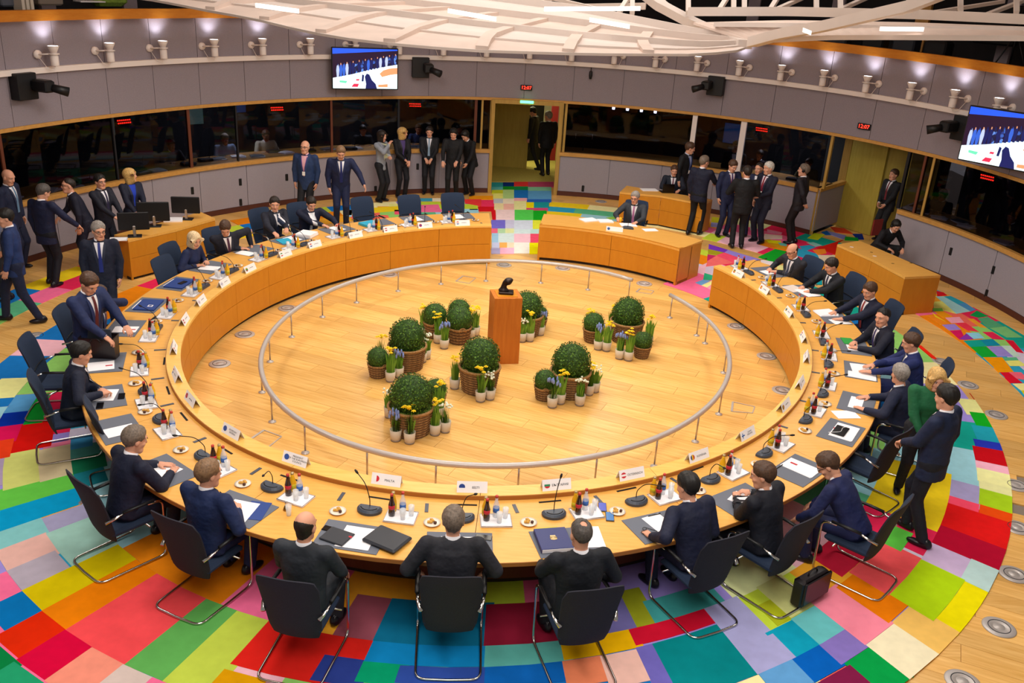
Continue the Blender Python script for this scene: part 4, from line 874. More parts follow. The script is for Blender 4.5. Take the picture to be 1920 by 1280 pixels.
def rcone(P, a, b, ra, rb):
    a, b = np.array(a, float), np.array(b, float); d = b-a; L = max(d@d, 1e-9); t = np.clip(((P-a)@d)/L, 0, 1)
    return np.linalg.norm(P-a-t[:, None]*d, axis=1)-(ra+(rb-ra)*t)
def ellip(P, c, r, rot=None):
    q = P-np.array(c, float)
    if rot is not None: q = q@rot
    q = q/np.array(r, float); k = np.linalg.norm(q, axis=1); return (k-1)*min(r)
def loft(P, o, ax, sd, fw, secs, cap=.03):   # secs (t,w,d,off)
    q = P-o; t = q@ax; x = q@sd; y = q@fw; T = [s[0] for s in secs]
    w = np.interp(t, T, [s[1] for s in secs]); d = np.interp(t, T, [s[2] for s in secs]); of = np.interp(t, T, [s[3] if len(s) > 3 else 0 for s in secs])
    r = (np.sqrt((x/w)**2+((y-of)/d)**2)-1)*np.minimum(w, d); e = np.maximum(T[0]-t, t-T[-1])
    return np.where((r > 0) & (e > 0), np.hypot(r, e), np.maximum(r, e))-0.0
def np_mesh(name, v, f, m, smooth=True, midx=None):
    me = bpy.data.meshes.new(name); me.from_pydata(v.tolist(), [], f.tolist() if hasattr(f, 'tolist') else f)
    for x in (m if isinstance(m, list) else [m]): me.materials.append(MATS[x] if isinstance(x, str) else x)
    me.polygons.foreach_set('use_smooth', [smooth]*len(me.polygons))
    if midx is not None: me.polygons.foreach_set('material_index', midx)
    me.update(); return me
def sdf_obj(fn, lo, hi, h, m, name): v, f = surfnet(fn, lo, hi, h); return np_mesh(name, v, f, m)

# ---------- head template (faces +Y, origin head centre) ----------
def head_fn(P):
    d = ellip(P, (0, -.012, .035), (.076, .096, .088)); d = smin(d, ellip(P, (0, .018, -.03), (.062, .074, .085)), .03)
    d = smin(d, rcone(P, (-.02, .055, -.098), (.02, .055, -.098), .026, .026), .03)
    d = smin(d, ellip(P, (0, .07, .035), (.05, .02, .012)), .02)
    for s in (-1, 1): d = np.maximum(d, -(np.linalg.norm(P-np.array([s*.031, .098, .008]), axis=1)-.019))
    for s in (-1, 1): d = smin(d, ellip(P, (s*.04, .062, -.028), (.022, .02, .018)), .015)
    d = smin(d, rcone(P, (0, .080, .018), (0, .103, -.022), .009, .013), .012)
    d = smin(d, ellip(P, (0, .082, -.054), (.024, .012, .010)), .008)
    for s in (-1, 1): d = smin(d, ellip(P, (s*.078, -.008, -.005), (.010, .020, .032)), .006)
    d = smin(d, rcone(P, (0, -.012, -.05), (0, -.016, -.085), .052, .050), .03)
    return d
HV, HF = surfnet(head_fn, (-.1, -.12, -.16), (.1, .13, .135), .0085)
_c = HV[HF].mean(1)
HLIP = ((abs(_c[:, 0]) < .024) & (abs(_c[:, 2]+.054) < .008) & (_c[:, 1] > .08)).astype(int)
def hair_base(P, g):
    d = ellip(P, (0, -.012, .035), (.076, .096, .088)); d = smin(d, ellip(P, (0, .018, -.03), (.062, .074, .085)), .03)
    d = smin(d, ellip(P, (0, .07, .035), (.05, .02, .012)), .02)
    return smin(d, rcone(P, (0, -.012, -.05), (0, -.016, -.085), .052, .050), .03)-g
def hair_short(P, g=.012, rec=.06):
    cut = (P[:, 2]-.066)-.95*(P[:, 1]-rec)+.004*np.sin(P[:, 0]*110)+.22*abs(P[:, 0])*(P[:, 1] > .02); d = hair_base(P, 0)-.0025-g*np.clip((cut+.012)/.05, 0, 1.15)-.003*np.sin(P[:, 0]*150+P[:, 1]*40)*np.sin(P[:, 1]*120); cut2 = P[:, 1]-.085
    ear = ellip(P, (0, .0, -.02), (.2, .022, .035)); d = np.maximum(d, -cut-.012); d = np.maximum(d, -ear); return np.maximum(np.maximum(d, cut2), -.105-P[:, 2])
def hair_bald(P): d = hair_base(P, .003); d = np.maximum(d, -((P[:, 2]-.055)-.95*(P[:, 1]-.06))-.02); return np.maximum(np.maximum(np.maximum(d, P[:, 2]-(.036-.46*P[:, 1])), P[:, 1]-.030), -.105-P[:, 2])
def hair_thin(P): return np.maximum(hair_short(P, .007, .025), -(np.hypot(P[:, 0], P[:, 1]+.055)-.028))
def hair_long(P, L=.20):
    d = hair_base(P, .022); d = smin(d, ellip(P, (0, -.045, -.07), (.085, .06, .06+L*.5)), .03)
    face = ellip(P, (0, .10, -.03), (.058, .10, .105)); return np.maximum(np.maximum(d, -face), P[:, 1]-.088)
def hair_bob(P): return hair_long(P, .06)
HAIR = {}
for k, f in (('short', hair_short), ('bald', hair_bald), ('thin', hair_thin), ('long', hair_long), ('bob', hair_bob)):
    HAIR[k] = surfnet(f, (-.11, -.13, -.26), (.11, .11, .15), .0085)
# ---------- hands (wrist origin, +Y fingers, +Z back, thumb at -X) ----------
def hand_fn(curl, spread=0.0):
    def fn(P):
        d = ellip(P, (0, .048, 0), (.041, .055, .016)); d = smin(d, rcone(P, (0, -.03, 0), (0, .03, 0), .024, .026), .02)
        for x, L, y in ((-.029, .036, .085), (-.010, .042, .092), (.010, .039, .090), (.028, .030, .082)):
            a = np.array([x, y, 0.]); q = curl*.6; b = a+np.array([x*spread, math.cos(q), -math.sin(q)])*L; q2 = curl*1.5; c = b+np.array([x*spread, math.cos(q2), -math.sin(q2)])*L*.85
            d = smin(d, smin(rcone(P, a, b, .0095, .0085), rcone(P, b, c, .0085, .007), .004), .006)
        a = np.array([-.025, .025, -.004]); b = np.array([-.056, .052, -.012-curl*.008]); c = np.array([-.064+curl*.012, .084, -.016-curl*.015])
        return smin(d, smin(rcone(P, a, b, .014, .011), rcone(P, b, c, .011, .008), .004), .01)
    return fn
HANDS = {k: surfnet(hand_fn(*v), (-.085, -.06, -.10), (.06, .19, .03), .0062) for k, v in {'flat': (.12, 3), 'relax': (.6, 2), 'grip': (1.25, 0)}.items()}
eye_me = MB().lathe([(0, -.0115), (.008, -.008), (.0115, 0), (.008, .008), (0, .0115)], 10, 'eye_white').lathe([(0, .0118), (.0055, .0108), (.0062, .009)], 8, 'eye_dark', T=Matrix.Rotation(-PI/2, 4, 'X')).mesh('eye')
brow_me = MB().tube([(-.018, 0, -.002), (0, .004, .003), (.018, 0, -.001)], .0035, 'eye_dark', 5).mesh('eyebrow')
def shoe_fn(P): d = ellip(P, (0, .075, .03), (.046, .12, .038)); d = smin(d, ellip(P, (0, -.005, .055), (.042, .055, .055)), .03); return np.maximum(d, -P[:, 2])
SHOE = sdf_obj(shoe_fn, (-.06, -.08, -.01), (.06, .21, .13), .012, 'black_gloss', 'shoe')
MATS['shoe_leather'] = mat('shoe_leather', '#15121a', .3)
SHOE.materials[0] = MATS['shoe_leather']
def frame3(y, up):
    y = np.array(y, float); y /= np.linalg.norm(y)+1e-9; z = np.array(up, float); z = z-y*(z@y); z /= np.linalg.norm(z)+1e-9; x = np.cross(y, z); return np.stack([x, y, z], 1)
def rotx(a): c, s = math.cos(a), math.sin(a); return np.array([[1, 0, 0], [0, c, -s], [0, s, c]])
def rotz(a): c, s = math.cos(a), math.sin(a); return np.array([[c, -s, 0], [s, c, 0], [0, 0, 1]])
def merge(parts):
    V = []; F = []; n = 0
    for v, f in parts: V.append(v); F.append(f+n); n += len(v)
    return np.concatenate(V), np.concatenate(F)
HC = {'black': '#14100e', 'dark': '#241a14', 'brown': '#4a3222', 'light': '#7a5c40', 'grey': '#8d8680', 'white': '#c9c4bd', 'blond': '#c49c5c', 'paleblond': '#dcc39a', 'dgrey': '#4e4844', 'greybrown': '#6e6054'}
def ik(sh, tgt, hint, l1, l2):
    sh, tgt = np.array(sh, float), np.array(tgt, float); d = tgt-sh; D = np.linalg.norm(d); D2 = min(D, (l1+l2)*.985); d = d/D*D2; tgt = sh+d
    a = (l1*l1-l2*l2+D2*D2)/(2*D2); hgt = math.sqrt(max(l1*l1-a*a, 0)); u = d/D2; hh = np.array(hint, float); hh = hh-u*(hh@u); hh /= np.linalg.norm(hh)+1e-9
    return sh+u*a+hh*hgt, tgt
def person(label, loc, face, H=1.78, pose='stand', lean=0.0, sidelean=0.0, twist=0.0, head=(0, 0), rh=None, lh=None, rhand='relax', lhand='relax', suit='#14182c', trous=None, hair='short', hc='dark', skin='skin', tie=None, shirt='#e6e4ea', front=True, glasses=False, stride=0.0, female=False, lod=1, bulk=1.0, lanyard=None, far=False, bareshirt=False, headset=False, cat='person', sit_h=.54, group=None):
    k = H/1.76; root = empty('person', loc, -face, label, cat, group); root.scale = (k, k, k)
    sit = pose == 'sit'; A = np.array
    pel = A([0, 0, sit_h if sit else .95])
    up = A([math.sin(sidelean), math.sin(lean), math.cos(lean)]); up /= np.linalg.norm(up)
    sd = rotz(-twist)@A([1, 0, 0]); sd = sd-up*(sd@up); sd /= np.linalg.norm(sd); fw = np.cross(up, sd)
    hw = .17*bulk if female else .198*bulk
    N = pel+up*.535-fw*.005; SHR = pel+up*.475+sd*hw; SHL = pel+up*.475-sd*hw
    if sit:
        hips = [pel+A([s*.09, .02, -.02]) for s in (1, -1)]; kn = [A([s*.13, .46, .50]) for s in (1, -1)]; an = [A([s*.12, .40 if stride == 0 else stride, .085]) for s in (1, -1)]
    else:
        hips = [pel+A([s*.09, 0, -.02]) for s in (1, -1)]; an = [A([s*.10, st, .085]) for s, st in ((1, stride/2), (-1, -stride/2))]
        kn = [ik(h_, a_, (0, 1, 0), .445, .44)[0] for h_, a_ in zip(hips, an)]
    # arms
    dr = A([.235*bulk, .05, .80]) if not sit else A([.20, .36, .60]); dl = dr*A([-1, 1, 1])
    tr = A(rh, float) if rh is not None else (pel*A([1, 1, 0])+dr if sit else dr+lean*A([0, .25, -.05]))
    tl = A(lh, float) if lh is not None else (pel*A([1, 1, 0])+dl if sit else dl+lean*A([0, .25, -.05]))
    eR, wR = ik(SHR, tr, sd*.7-fw*.5-A([0, 0, .5]), .285, .255); eL, wL = ik(SHL, tl, -sd*.7-fw*.5-A([0, 0, .5]), .285, .255)
    hv = .021 if lod == 1 else .027
    sm = mat('cloth_'+suit.strip('#'), suit, .75, noise=.14, nscale=9, bump=.55, bscale=11, bdist=.03); tm = mat('cloth_'+(trous or suit).strip('#'), trous or suit, .75, noise=.14, nscale=9, bump=.55, bscale=11, bdist=.03)
    # torso sections
    b = bulk
    if female: secs = [(-.16 if not sit else -.06, .175*b, .125*b), (.08, .145*b, .105*b), (.20, .14*b, .10*b), (.34, .16*b, .125*b, .012), (.44, .165*b, .10*b), (.50, .12*b, .075*b), (.545, .06, .055)]
    else: secs = [(-.20 if not sit else -.07, .188*b, .128*b), (.05, .180*b, .130*b, .005), (.18, .182*b, .128*b, .006), (.33, .205*b, .132*b, .004), (.43, .208*b, .115*b), (.49, .15*b, .09*b), (.535, .075, .066)]
    def jack(P, off=0.0):
        d = loft(P, pel, up, sd, fw, secs)
        d = smin(d, rcone(P, N-up*.065, SHR-sd*.01, .06, .062), .03); d = smin(d, rcone(P, N-up*.065, SHL+sd*.01, .06, .062), .03); d = smin(d, rcone(P, N-up*.035-fw*.022-sd*.035, N-up*.035-fw*.022+sd*.035, .056, .056), .03)
        for s_, e_, w_ in ((SHR, eR, wR), (SHL, eL, wL)): d = smin(d, smin(rcone(P, s_, e_, .070*b, .059*b), rcone(P, e_, w_-(w_-e_)*.06, .057*b, .043), .012), .02)
        return d-off
    pts = np.array([pel+up*.56, pel-up*.22, SHR, SHL, eR, wR, eL, wL, pel+sd*.19, pel-sd*.19]); lo, hi = pts.min(0)-.13, pts.max(0)+.13
    lo[2] = max(lo[2], -.02)
    v, f = surfnet(lambda P: jack(P), lo, hi, hv); link('shirt' if bareshirt else 'jacket', np_mesh('jacket', v, f, sm), root)
    def trs(P, off=0.0):
        d = None
        for h_, kk, a_ in zip(hips, kn, an):
            q = smin(rcone(P, h_, kk, .098*b, .072), rcone(P, kk, A([a_[0], a_[1], .05]), .070, .058), .02); d = q if d is None else smin(d, q, .025)
        d = smin(d, ellip(P, pel+A([0, -.01, -.03]), (.165*b, .12*b, .11)), .04); return d-off
    pts2 = np.array([pel+A([0, 0, .08]), pel-A([0, .12, 0])]+hips+kn+an); lo2, hi2 = pts2.min(0)-.12, pts2.max(0)+.12; lo2[2] = .03
    v2, f2 = surfnet(lambda P: np.maximum(trs(P), .045-P[:, 2]), lo2, hi2, hv+.002); link('trousers', np_mesh('trousers', v2, f2, tm), root)
    # body: hidden trunk and limbs + head + hands in one mesh
    lo3, hi3 = np.minimum(lo, lo2), np.maximum(hi, hi2)
    bv, bf = surfnet(lambda P: smin(jack(P, -.022), trs(P, -.022), .02), lo3, hi3, .045)
    hy, hp = head; Rh = rotz(-hy)@rotx(-hp)
    Rt = np.stack([sd, fw, up], 1); Rn_ = rotx(-lean*.35)
    Rneck = np.stack([sd, np.cross(A([0, 0, 1])*.6+up*.4, sd), A([0, 0, 1])*.6+up*.4], 1); Rneck /= np.linalg.norm(Rneck, axis=0)
    RH = Rneck@Rh; piv = N+up*.02; hc_ = piv+Rneck@(rotz(-hy)@rotx(-hp*.6)@A([0, .028, .125]))
    HS = 1.07; nk0, nk1 = N-up*.07-fw*.006, hc_+RH@A([0, -.014, -.05]); nlo, nhi = np.minimum(nk0, nk1)-.07, np.maximum(nk0, nk1)+.07; nk = surfnet(lambda P: rcone(P, nk0, nk1, .064, .052), nlo, nhi, .014); parts = [(bv, bf), (HV@RH.T*HS+hc_, HF), nk]
    for side, w_, e_, hd in ((1, wR, eR, rhand), (-1, wL, eL, lhand)):
        hvv, hff = HANDS[hd]; y = w_-e_
        if hd == 'flat': y = A([y[0], y[1], y[2]*.15-.02])
        upv = A([0, 0, 1]) if (sit or rh is not None or lh is not None) and abs(y[2]) < .8*np.linalg.norm(y) else sd*side
        Fm = frame3(y, upv); q = hvv.copy(); ff = hff
        if side == -1: q[:, 0] *= -1; ff = hff[:, ::-1]
        parts.append((q@Fm.T+w_, ff))
    if female and not sit: pass
    V, F = merge(parts); midx = np.zeros(len(F), int); midx[len(bf):len(bf)+len(HF)] = HLIP
    link('body', np_mesh('body', V, F, [skin, 'lip'], True, midx), root)
    M4 = Matrix([[*(RH[i]*HS), hc_[i]] for i in range(3)]+[[0, 0, 0, 1]])
    if hair:
        hm = mat('hair_'+hc, HC[hc], .55, noise=.35, nscale=60, bump=.5, bscale=120); key = (hair, hc)
        if key not in HAIRM: HAIRM[key] = np_mesh('hair', *HAIR[hair], hm)
        link('hair', HAIRM[key], root, M4=M4)
    for s in (-1, 1):
        link('eye', eye_me, root, M4=M4@Matrix.Translation((s*.031, .077, .009)))
        link('eyebrow', brow_me, root, M4=M4@Matrix.Translation((s*.031, .088, .030)))
    if glasses:
        gb = MB()
        for s in (-1, 1): gb.tube([(s*.032+.022*math.cos(a), .095+.0, .008+.016*math.sin(a)) for a in np.linspace(0, 2*PI, 11)[:-1]], .0025, 'black', 4, closed=True); gb.tube([(s*.054, .093, .012), (s*.08, .0, .01)], .0025, 'black', 4)
        gb.tube([(-.01, .098, .01), (.01, .098, .01)], .0025, 'black', 4); link('glasses', gb.mesh('glasses'), root, M4=M4)
    if headset:
        link('headset', MB().tube([(.088*math.cos(a), -.01, .03+.1*math.sin(a)) for a in np.linspace(0, PI, 11)], .007, 'black', 5).lathe([(.03, -.012), (.03, .012)], 10, 'black', T=Matrix.Translation((.088, 0, 0))@Matrix.Rotation(PI/2, 4, 'Y')).lathe([(.03, -.012), (.03, .012)], 10, 'black', T=Matrix.Translation((-.088, 0, 0))@Matrix.Rotation(PI/2, 4, 'Y')).mesh('headset'), root, M4=M4)
    shm = mat('cloth_'+shirt.strip('#'), shirt, .8, noise=.04, nscale=20)
    # collar ring around neck
    if not bareshirt or True:
        cb = MB(); c0_ = N+up*.012+fw*.008
        def cp(a, r, z): return c0_+sd*(r*.98*math.sin(a))+fw*(r*math.cos(a))+up*(z+.018*(-math.cos(a)*.7))
        n = 20; vs = []
        for i in range(n+1):
            a = R(22)+(2*PI-R(44))*i/n; vs += [tuple(cp(a, .070, -.035)), tuple(cp(a, .0635, .016)), tuple(cp(a, .058, .016))]
        cb.add(vs, [(3*i, 3*i+3, 3*i+4, 3*i+1) for i in range(n)]+[(3*i+1, 3*i+4, 3*i+5, 3*i+2) for i in range(n)], shm, True); cb.build('collar', root)
    if front and not bareshirt:
        S_ = secs; T = [s[0] for s in S_]
        def drape(P, off):
            P = np.array(P, float)+fw*.16
            for _ in range(14): P = P-fw*np.clip(jack(P)-off, -.03, .2)[:, None]*.9
            return P
        def cs(t, x, off):
            w_ = np.interp(t, T, [s[1] for s in S_]); d_ = np.interp(t, T, [s[2] for s in S_]); o_ = np.interp(t, T, [s[3] if len(s) > 3 else 0 for s in S_])
            if t > .46: d_ = max(d_, .085)
            return pel+up*t+sd*x+fw*(o_+d_*math.sqrt(max(0, 1-(x/w_)**2))+off)
        def strip(nm, wid, t0, t1, off, m, n=9, c=0.0):
            vs = []; fs = []
            for i in range(n+1):
                t = t0+(t1-t0)*i/n; wd = wid(i/n)
                for j in range(5): vs.append(tuple(cs(t, (c(i/n) if callable(c) else c)+wd*(j/2-1), 0)))
            vs = drape(vs, off)
            for i in range(n):
                for j in range(4): fs.append((i*5+j, i*5+j+1, (i+1)*5+j+1, (i+1)*5+j))
            MB().add(vs, fs, m, True).build(nm, root)
        strip('shirt_front', lambda t: .010+.058*t, .10, .515, .006, shm)
        if tie: strip('tie', lambda t: (.030-.013*t), .08, .515, .012, mat('cloth_'+tie.strip('#'), tie, .6))
        lpm = mat('lapel_'+suit.strip('#'), tuple(min(1, x*1.35+.004) for x in lin(suit)), .6)
        for s in (-1, 1):
            strip('lapel', lambda t: .004+.016*math.sin(min(1, .15+t*.8)*2.6), .12, .49, .011, lpm, 9, lambda t, s=s: s*(.018+.058*t))
        if lanyard:
            lm = mat('cloth_'+lanyard.strip('#'), lanyard, .6); lb = MB()
            for s in (-1, 1): lb.tube([cs(.5, s*.06, .022), cs(.35, s*.035, .024), cs(.2, s*.008, .026)], .005, lm, 5)
            lb.build('lanyard', root); q = cs(.16, 0, .028); MB().box((0, 0, 0), (.06, .006, .08), 'badge').build('badge', root, tuple(q))
    # cuffs
    for nm, w_, e_ in (('cuff', wR, eR), ('cuff', wL, eL)):
        d = (w_-e_)/np.linalg.norm(w_-e_); MB().tube([tuple(w_-d*.03), tuple(w_+d*.006)], [.036, .034], shm, 10).build(nm, root)
    for s, a_ in zip((1, -1), an):
        link('shoe', SHOE, root, (a_[0], a_[1]-.03, .0), rz=-s*.15)
    return root
HAIRM = {}
# ================= centre piece =================
pb = at(941, 690, 0); bx = (at(916, 690, 0), at(966, 683, 0))
PH = 1.06
ped = empty('pedestal', (0, 0, 0), label='tall square reddish wood pedestal carrying the small bronze', cat='pedestal')
# square column rotated ; front-left edge at px 916, right edge px 966, near corner 921
ccx = at(942, 672, 0); PW = .42
pr = R(12)
MB().box((0, 0, PH/2), (PW, PW, PH), 'pedestal_wood').build('column', ped, (ccx.x, ccx.y, 0), rz=pr) ; MB().box((0, 0, PH+.004), (PW*.72, PW*.72, .008), 'desk_front').build('top_plate', ped, (ccx.x, ccx.y, 0), rz=pr)
sculpt = t = empty('sculpture', (ccx.x, ccx.y, PH+.008), label='small dark bronze head sculpture on the pedestal', cat='sculpture')
MB().bevbox((0, 0, .02), (.22, .16, .04), .01, 'bronze').build('base', t)

def ball_mesh(r, n, seed, name='foliage', m='green_leaf'):
    b = MB(); rg = np.random.RandomState(seed); prof = [(0, -r*.92)]+[(r*.93*math.cos(q), r*.93*math.sin(q)) for q in np.linspace(-1.3, 1.4, 10)]+[(0, r*.93)]
    b.lathe(prof, 20, 'green_leaf', smooth=True)
    v = rg.normal(size=(n, 3)); v /= np.linalg.norm(v, axis=1)[:, None]
    V = []; F = []; MM = []
    for k, d in enumerate(v):
        rr = r*rg.uniform(.94, 1.035)*(1+.025*math.sin(d[0]*7+seed)*math.sin(d[1]*6+d[2]*5)); c = d*rr; a = np.cross(d, rg.normal(size=3)); a /= np.linalg.norm(a)+1e-9; e = np.cross(d, a)
        s = r*rg.uniform(.06, .11); tl = rg.uniform(.1, .9)*s
        b.add([c-a*s*.5, c+e*s*.35+d*tl*.5, c+a*s*.6+d*tl, c-e*s*.35+d*tl*.5], [(0, 1, 2, 3)], 'green_leaf' if k % 3 else 'green_leaf2')
    return b.mesh(name)
BIG = ball_mesh(.32, 2600, 1); SML = ball_mesh(.185, 1100, 2)
def wicker_basket(r0, r1, h, rim, name='basket'):
    b = MB(); nseg = 36; rows = max(6, int(h/.022))
    for k in range(rows):
        z = h*(k+.5)/rows; rr = r0+(r1-r0)*z/h
        pts = [((rr+.006*math.sin(q*18+k*PI))*math.cos(q), (rr+.006*math.sin(q*18+k*PI))*math.sin(q), z) for q in np.linspace(0, 2*PI, 73)[:-1]]
        b.tube(pts, h/rows*.55, 'wicker' if k % 2 else 'wicker_dark', 4, closed=True)
    b.lathe([(r0*.95, 0), (r0*.96, .02), (r1*.93, h-.05), (0, h-.05)], 24, 'wicker_dark')
    return b.mesh(name)
BB = wicker_basket(.27, .335, .42, 1); BS = wicker_basket(.12, .16, .22, 1); BW = wicker_basket(.22, .27, .28, 1)
def rimm(r, z, th): return MB().tube([((r)*math.cos(q), r*math.sin(q), z) for q in np.linspace(0, 2*PI, 37)[:-1]], th, 'wicker', 8, closed=True).mesh('rim')
RBg, RSm, RWm = rimm(.338, .42, .022), rimm(.162, .22, .014), rimm(.272, .28, .018)
MOS = MB().lathe([(0, .39), (.26, .39), (.33, .375)], 24, 'moss').mesh('moss')
HND = MB().tube([(.05*math.cos(q), 0, .05*math.sin(q)) for q in np.linspace(0, PI, 9)], .011, 'wicker', 6).mesh('handle')
def topiary(px, py, big, rzv, label, grp, s=1.0, wide=False):
    p = at(px, py, 0); t = empty('potted_boxwood', (p.x, p.y, 0.001), rzv, label, 'plant', grp)
    if big: b = link('basket', BB, t); link('rim', RBg, b); link('moss', MOS, t); link('foliage', BIG, t, (0, 0, .60)); r, h = .33, .42
    else: b = link('basket', BS, t); link('rim', RSm, b); link('foliage', SML, t, (0, 0, .33)); r, h = .162, .22
    for q in (1, -1): o = link('handle', HND, b, (q*r, 0, h-.02)); o.rotation_euler = (0, 0, PI/2)
    k = s*(.84 if big else .88); t.scale = (k, k, k); return t
potm = MB().lathe([(.056, 0), (.056, .02), (.06, .024), (.068, .13), (.063, .13), (.058, .10), (0, .10)], 18, 'pot_white').mesh('pot')
potf = MB().lathe([(.0565, -.0), (.0572, .02)], 18, 'pot_base').mesh('pot_foot')
def bunch(kind, seed):
    rg = random.Random(seed); st = MB(); fw = []
    nl = 52
    hh = {'y': .27, 'w': .19, 'b': .22}[kind]
    for k in range(nl):
        a = rg.uniform(0, 2*PI); r0 = rg.uniform(0, .045); sp = rg.uniform(.3, 1.3); h = hh*rg.uniform(.65, 1.05); x0, y0 = r0*math.cos(a), r0*math.sin(a)
        x1, y1 = x0*(1+sp*.8)+rg.uniform(-.02, .02), y0*(1+sp*.8)+rg.uniform(-.02, .02); wv = .012
        st.add([(x0-wv, y0, .1), (x0+wv, y0, .1), (x0*1.2+wv, y0*1.2, .1+h*.55), (x1, y1, .1+h), (x0*1.2-wv, y0*1.2, .1+h*.55)], [(0, 1, 2, 3, 4)], 'stem_green')
    for k in range({'y': 9, 'w': 14, 'b': 13}[kind]):
        a = rg.uniform(0, 2*PI); r1 = rg.uniform(.01, .085); z = .1+hh*rg.uniform(.95, 1.2); x, y = r1*math.cos(a), r1*math.sin(a)
        b = MB()
        if kind == 'b':
            b.lathe([(0, -.03), (.012, -.02), (.014, 0), (.008, .025), (0, .03)], 7, 'flower_blue', c=(x, y, z-.02))
        else:
            m = 'flower_yellow' if kind == 'y' else 'flower_white'; sz = .032 if kind == 'y' else .018
            for q in range(6):
                aa = q*PI/3; b.add([(x, y, z), (x+sz*math.cos(aa-.4)*.7, y+sz*math.sin(aa-.4)*.7, z+.006), (x+sz*math.cos(aa), y+sz*math.sin(aa), z+.002), (x+sz*math.cos(aa+.4)*.7, y+sz*math.sin(aa+.4)*.7, z+.006)], [(0, 1, 2, 3)], m)
            b.lathe([(0, -.004), (.009, -.004), (.012, .014), (.008, .014)], 7, m, c=(x, y, z))
        fw.append(b.mesh('flower'))
    return st.mesh('leaves'), fw
BUN = {k: [bunch(k, s_) for s_ in (1, 2)] for k in 'ywb'}
pn = [0]
def fpot(px, py, kind, desc):
    p = at(px, py, 0); pn[0] += 1; nm = {'y': 'yellow daffodils', 'w': 'small white flowers', 'b': 'blue grape hyacinths'}[kind]
    t = empty('flower_pot', (p.x, p.y, 0.001), random.random()*6, 'white pot of %s %s' % (nm, desc), 'flower pot', 'white flower pots round the baskets')
    t.scale = (1.12, 1.12, 1.2); q = link('pot', potm, t); link('pot_foot', potf, q); st, fw = BUN[kind][pn[0] % 2]; link('leaves', st, t)
    for f in fw: link('flower', f, t)
G1 = 'large boxwood balls in wicker baskets'; G2 = 'small boxwood balls in wicker baskets'
# crop (660,500) scale 3.2
def c3(x, y): return (660+x/3.2, 500+y/3.2)
for x, y, l, s in ((352, 985, 'large boxwood ball in basket, nearest the lower left', 1.02), (330, 600, 'large boxwood ball in basket, farthest left', .98), (760, 735, 'large boxwood ball in basket, left of the pedestal front', 1.02), (1300, 760, 'large boxwood ball in basket, right of the pedestal front', 1.0), (1640, 440, 'large boxwood ball in basket, farthest right', .96), (1040, 400, 'large boxwood ball in basket, behind the pedestal', .95)):
    topiary(*c3(x, y), True, random.random()*3, l, G1, s)
for x, y, l, s in ((155, 655, 'small boxwood ball in a handled basket at far left', 1.0), (500, 725+120, 'small boxwood ball right behind the nearest large basket', .95), (495, 415, 'dark boxwood ball in basket, back left pair', 1.25), (640, 450, 'boxwood ball in low handled basket, back left group', 1.35), (640, 380, 'boxwood ball rear of the back left group', 1.2), (1150, 790, 'small boxwood ball basket left of the front right ball', .98), (1440, 445, 'small boxwood ball left of the farthest right ball', 1.1), (1735, 540, 'small boxwood ball in handled basket at far right', .95), (1120, 370, 'small boxwood ball right of the ball behind the pedestal', .9)):
    topiary(*c3(x, y), False, random.random()*3, l, G2, s)
for x, y, k, d in ((230, 685, 'y', 'before the farthest left baskets'), (280, 660, 'b', 'second before the farthest left baskets'), (172, 600, 'y', 'behind the farthest left small basket'), (420, 570, 'w', 'right of the farthest left large basket'), (445, 550, 'w', 'second right of the farthest left large basket'),
  (262, 1040, 'b', 'foremost left of the nearest basket'), (345, 1055, 'y', 'foremost of all'), (497, 1005, 'y', 'right of the nearest basket'), (558, 988, 'w', 'second right of the nearest basket'), (225, 900, 'w', 'left behind the nearest basket'), (520, 900, 'y', 'behind right of the nearest basket'),
  (615, 728, 'y', 'left of the ball before the pedestal'), (770, 805, 'y', 'in front of the ball before the pedestal'), (827, 793, 'w', 'right in front of the ball before the pedestal'), (430, 410, 'y', 'leftmost of the back left group'), (515, 455, 'y', 'before the back left pair'), (553, 488, 'b', 'foremost of the back left group'), (712, 425, 'y', 'right of the back left group'), (740, 410, 'y', 'second right of the back left group'),
  (1018, 448, 'w', 'left under the ball behind the pedestal'), (1065, 445, 'y', 'under the ball behind the pedestal'), (1128, 408, 'b', 'right of the ball behind the pedestal'), (1200, 840, 'b', 'foremost at the front right group'), (1248, 818, 'y', 'second foremost at the front right group'), (1365, 828, 'w', 'before the front right ball'), (1420, 765, 'y', 'right of the front right ball'), (1455, 748, 'w', 'second right of the front right ball'),
  (1410, 425, 'y', 'leftmost of the farthest right group'), (1475, 495, 'b', 'left before the farthest right ball'), (1525, 503, 'y', 'second left before the farthest right ball'), (1603, 550, 'b', 'right before the farthest right ball'), (1657, 560, 'y', 'second right before the farthest right ball'), (1775, 470, 'y', 'behind the far right small basket'), (1555, 400, 'y', 'behind the farthest right ball')):
    fpot(*c3(x, y), k, d)
# ================= sculpture figure =================
def bust(P): d = ellip(P, (.02, .0, .19), (.06, .07, .055)); d = smin(d, rcone(P, (-.05, 0, .04), (-.03, 0, .16), .055, .035), .03); d = smin(d, ellip(P, (-.04, 0, .05), (.08, .06, .035)), .02); d = smin(d, ellip(P, (.055, 0, .215), (.04, .035, .03)), .02); return d
link('figure', sdf_obj(bust, (-.15, -.1, .0), (.13, .1, .3), .01, 'bronze', 'figure'), sculpt)

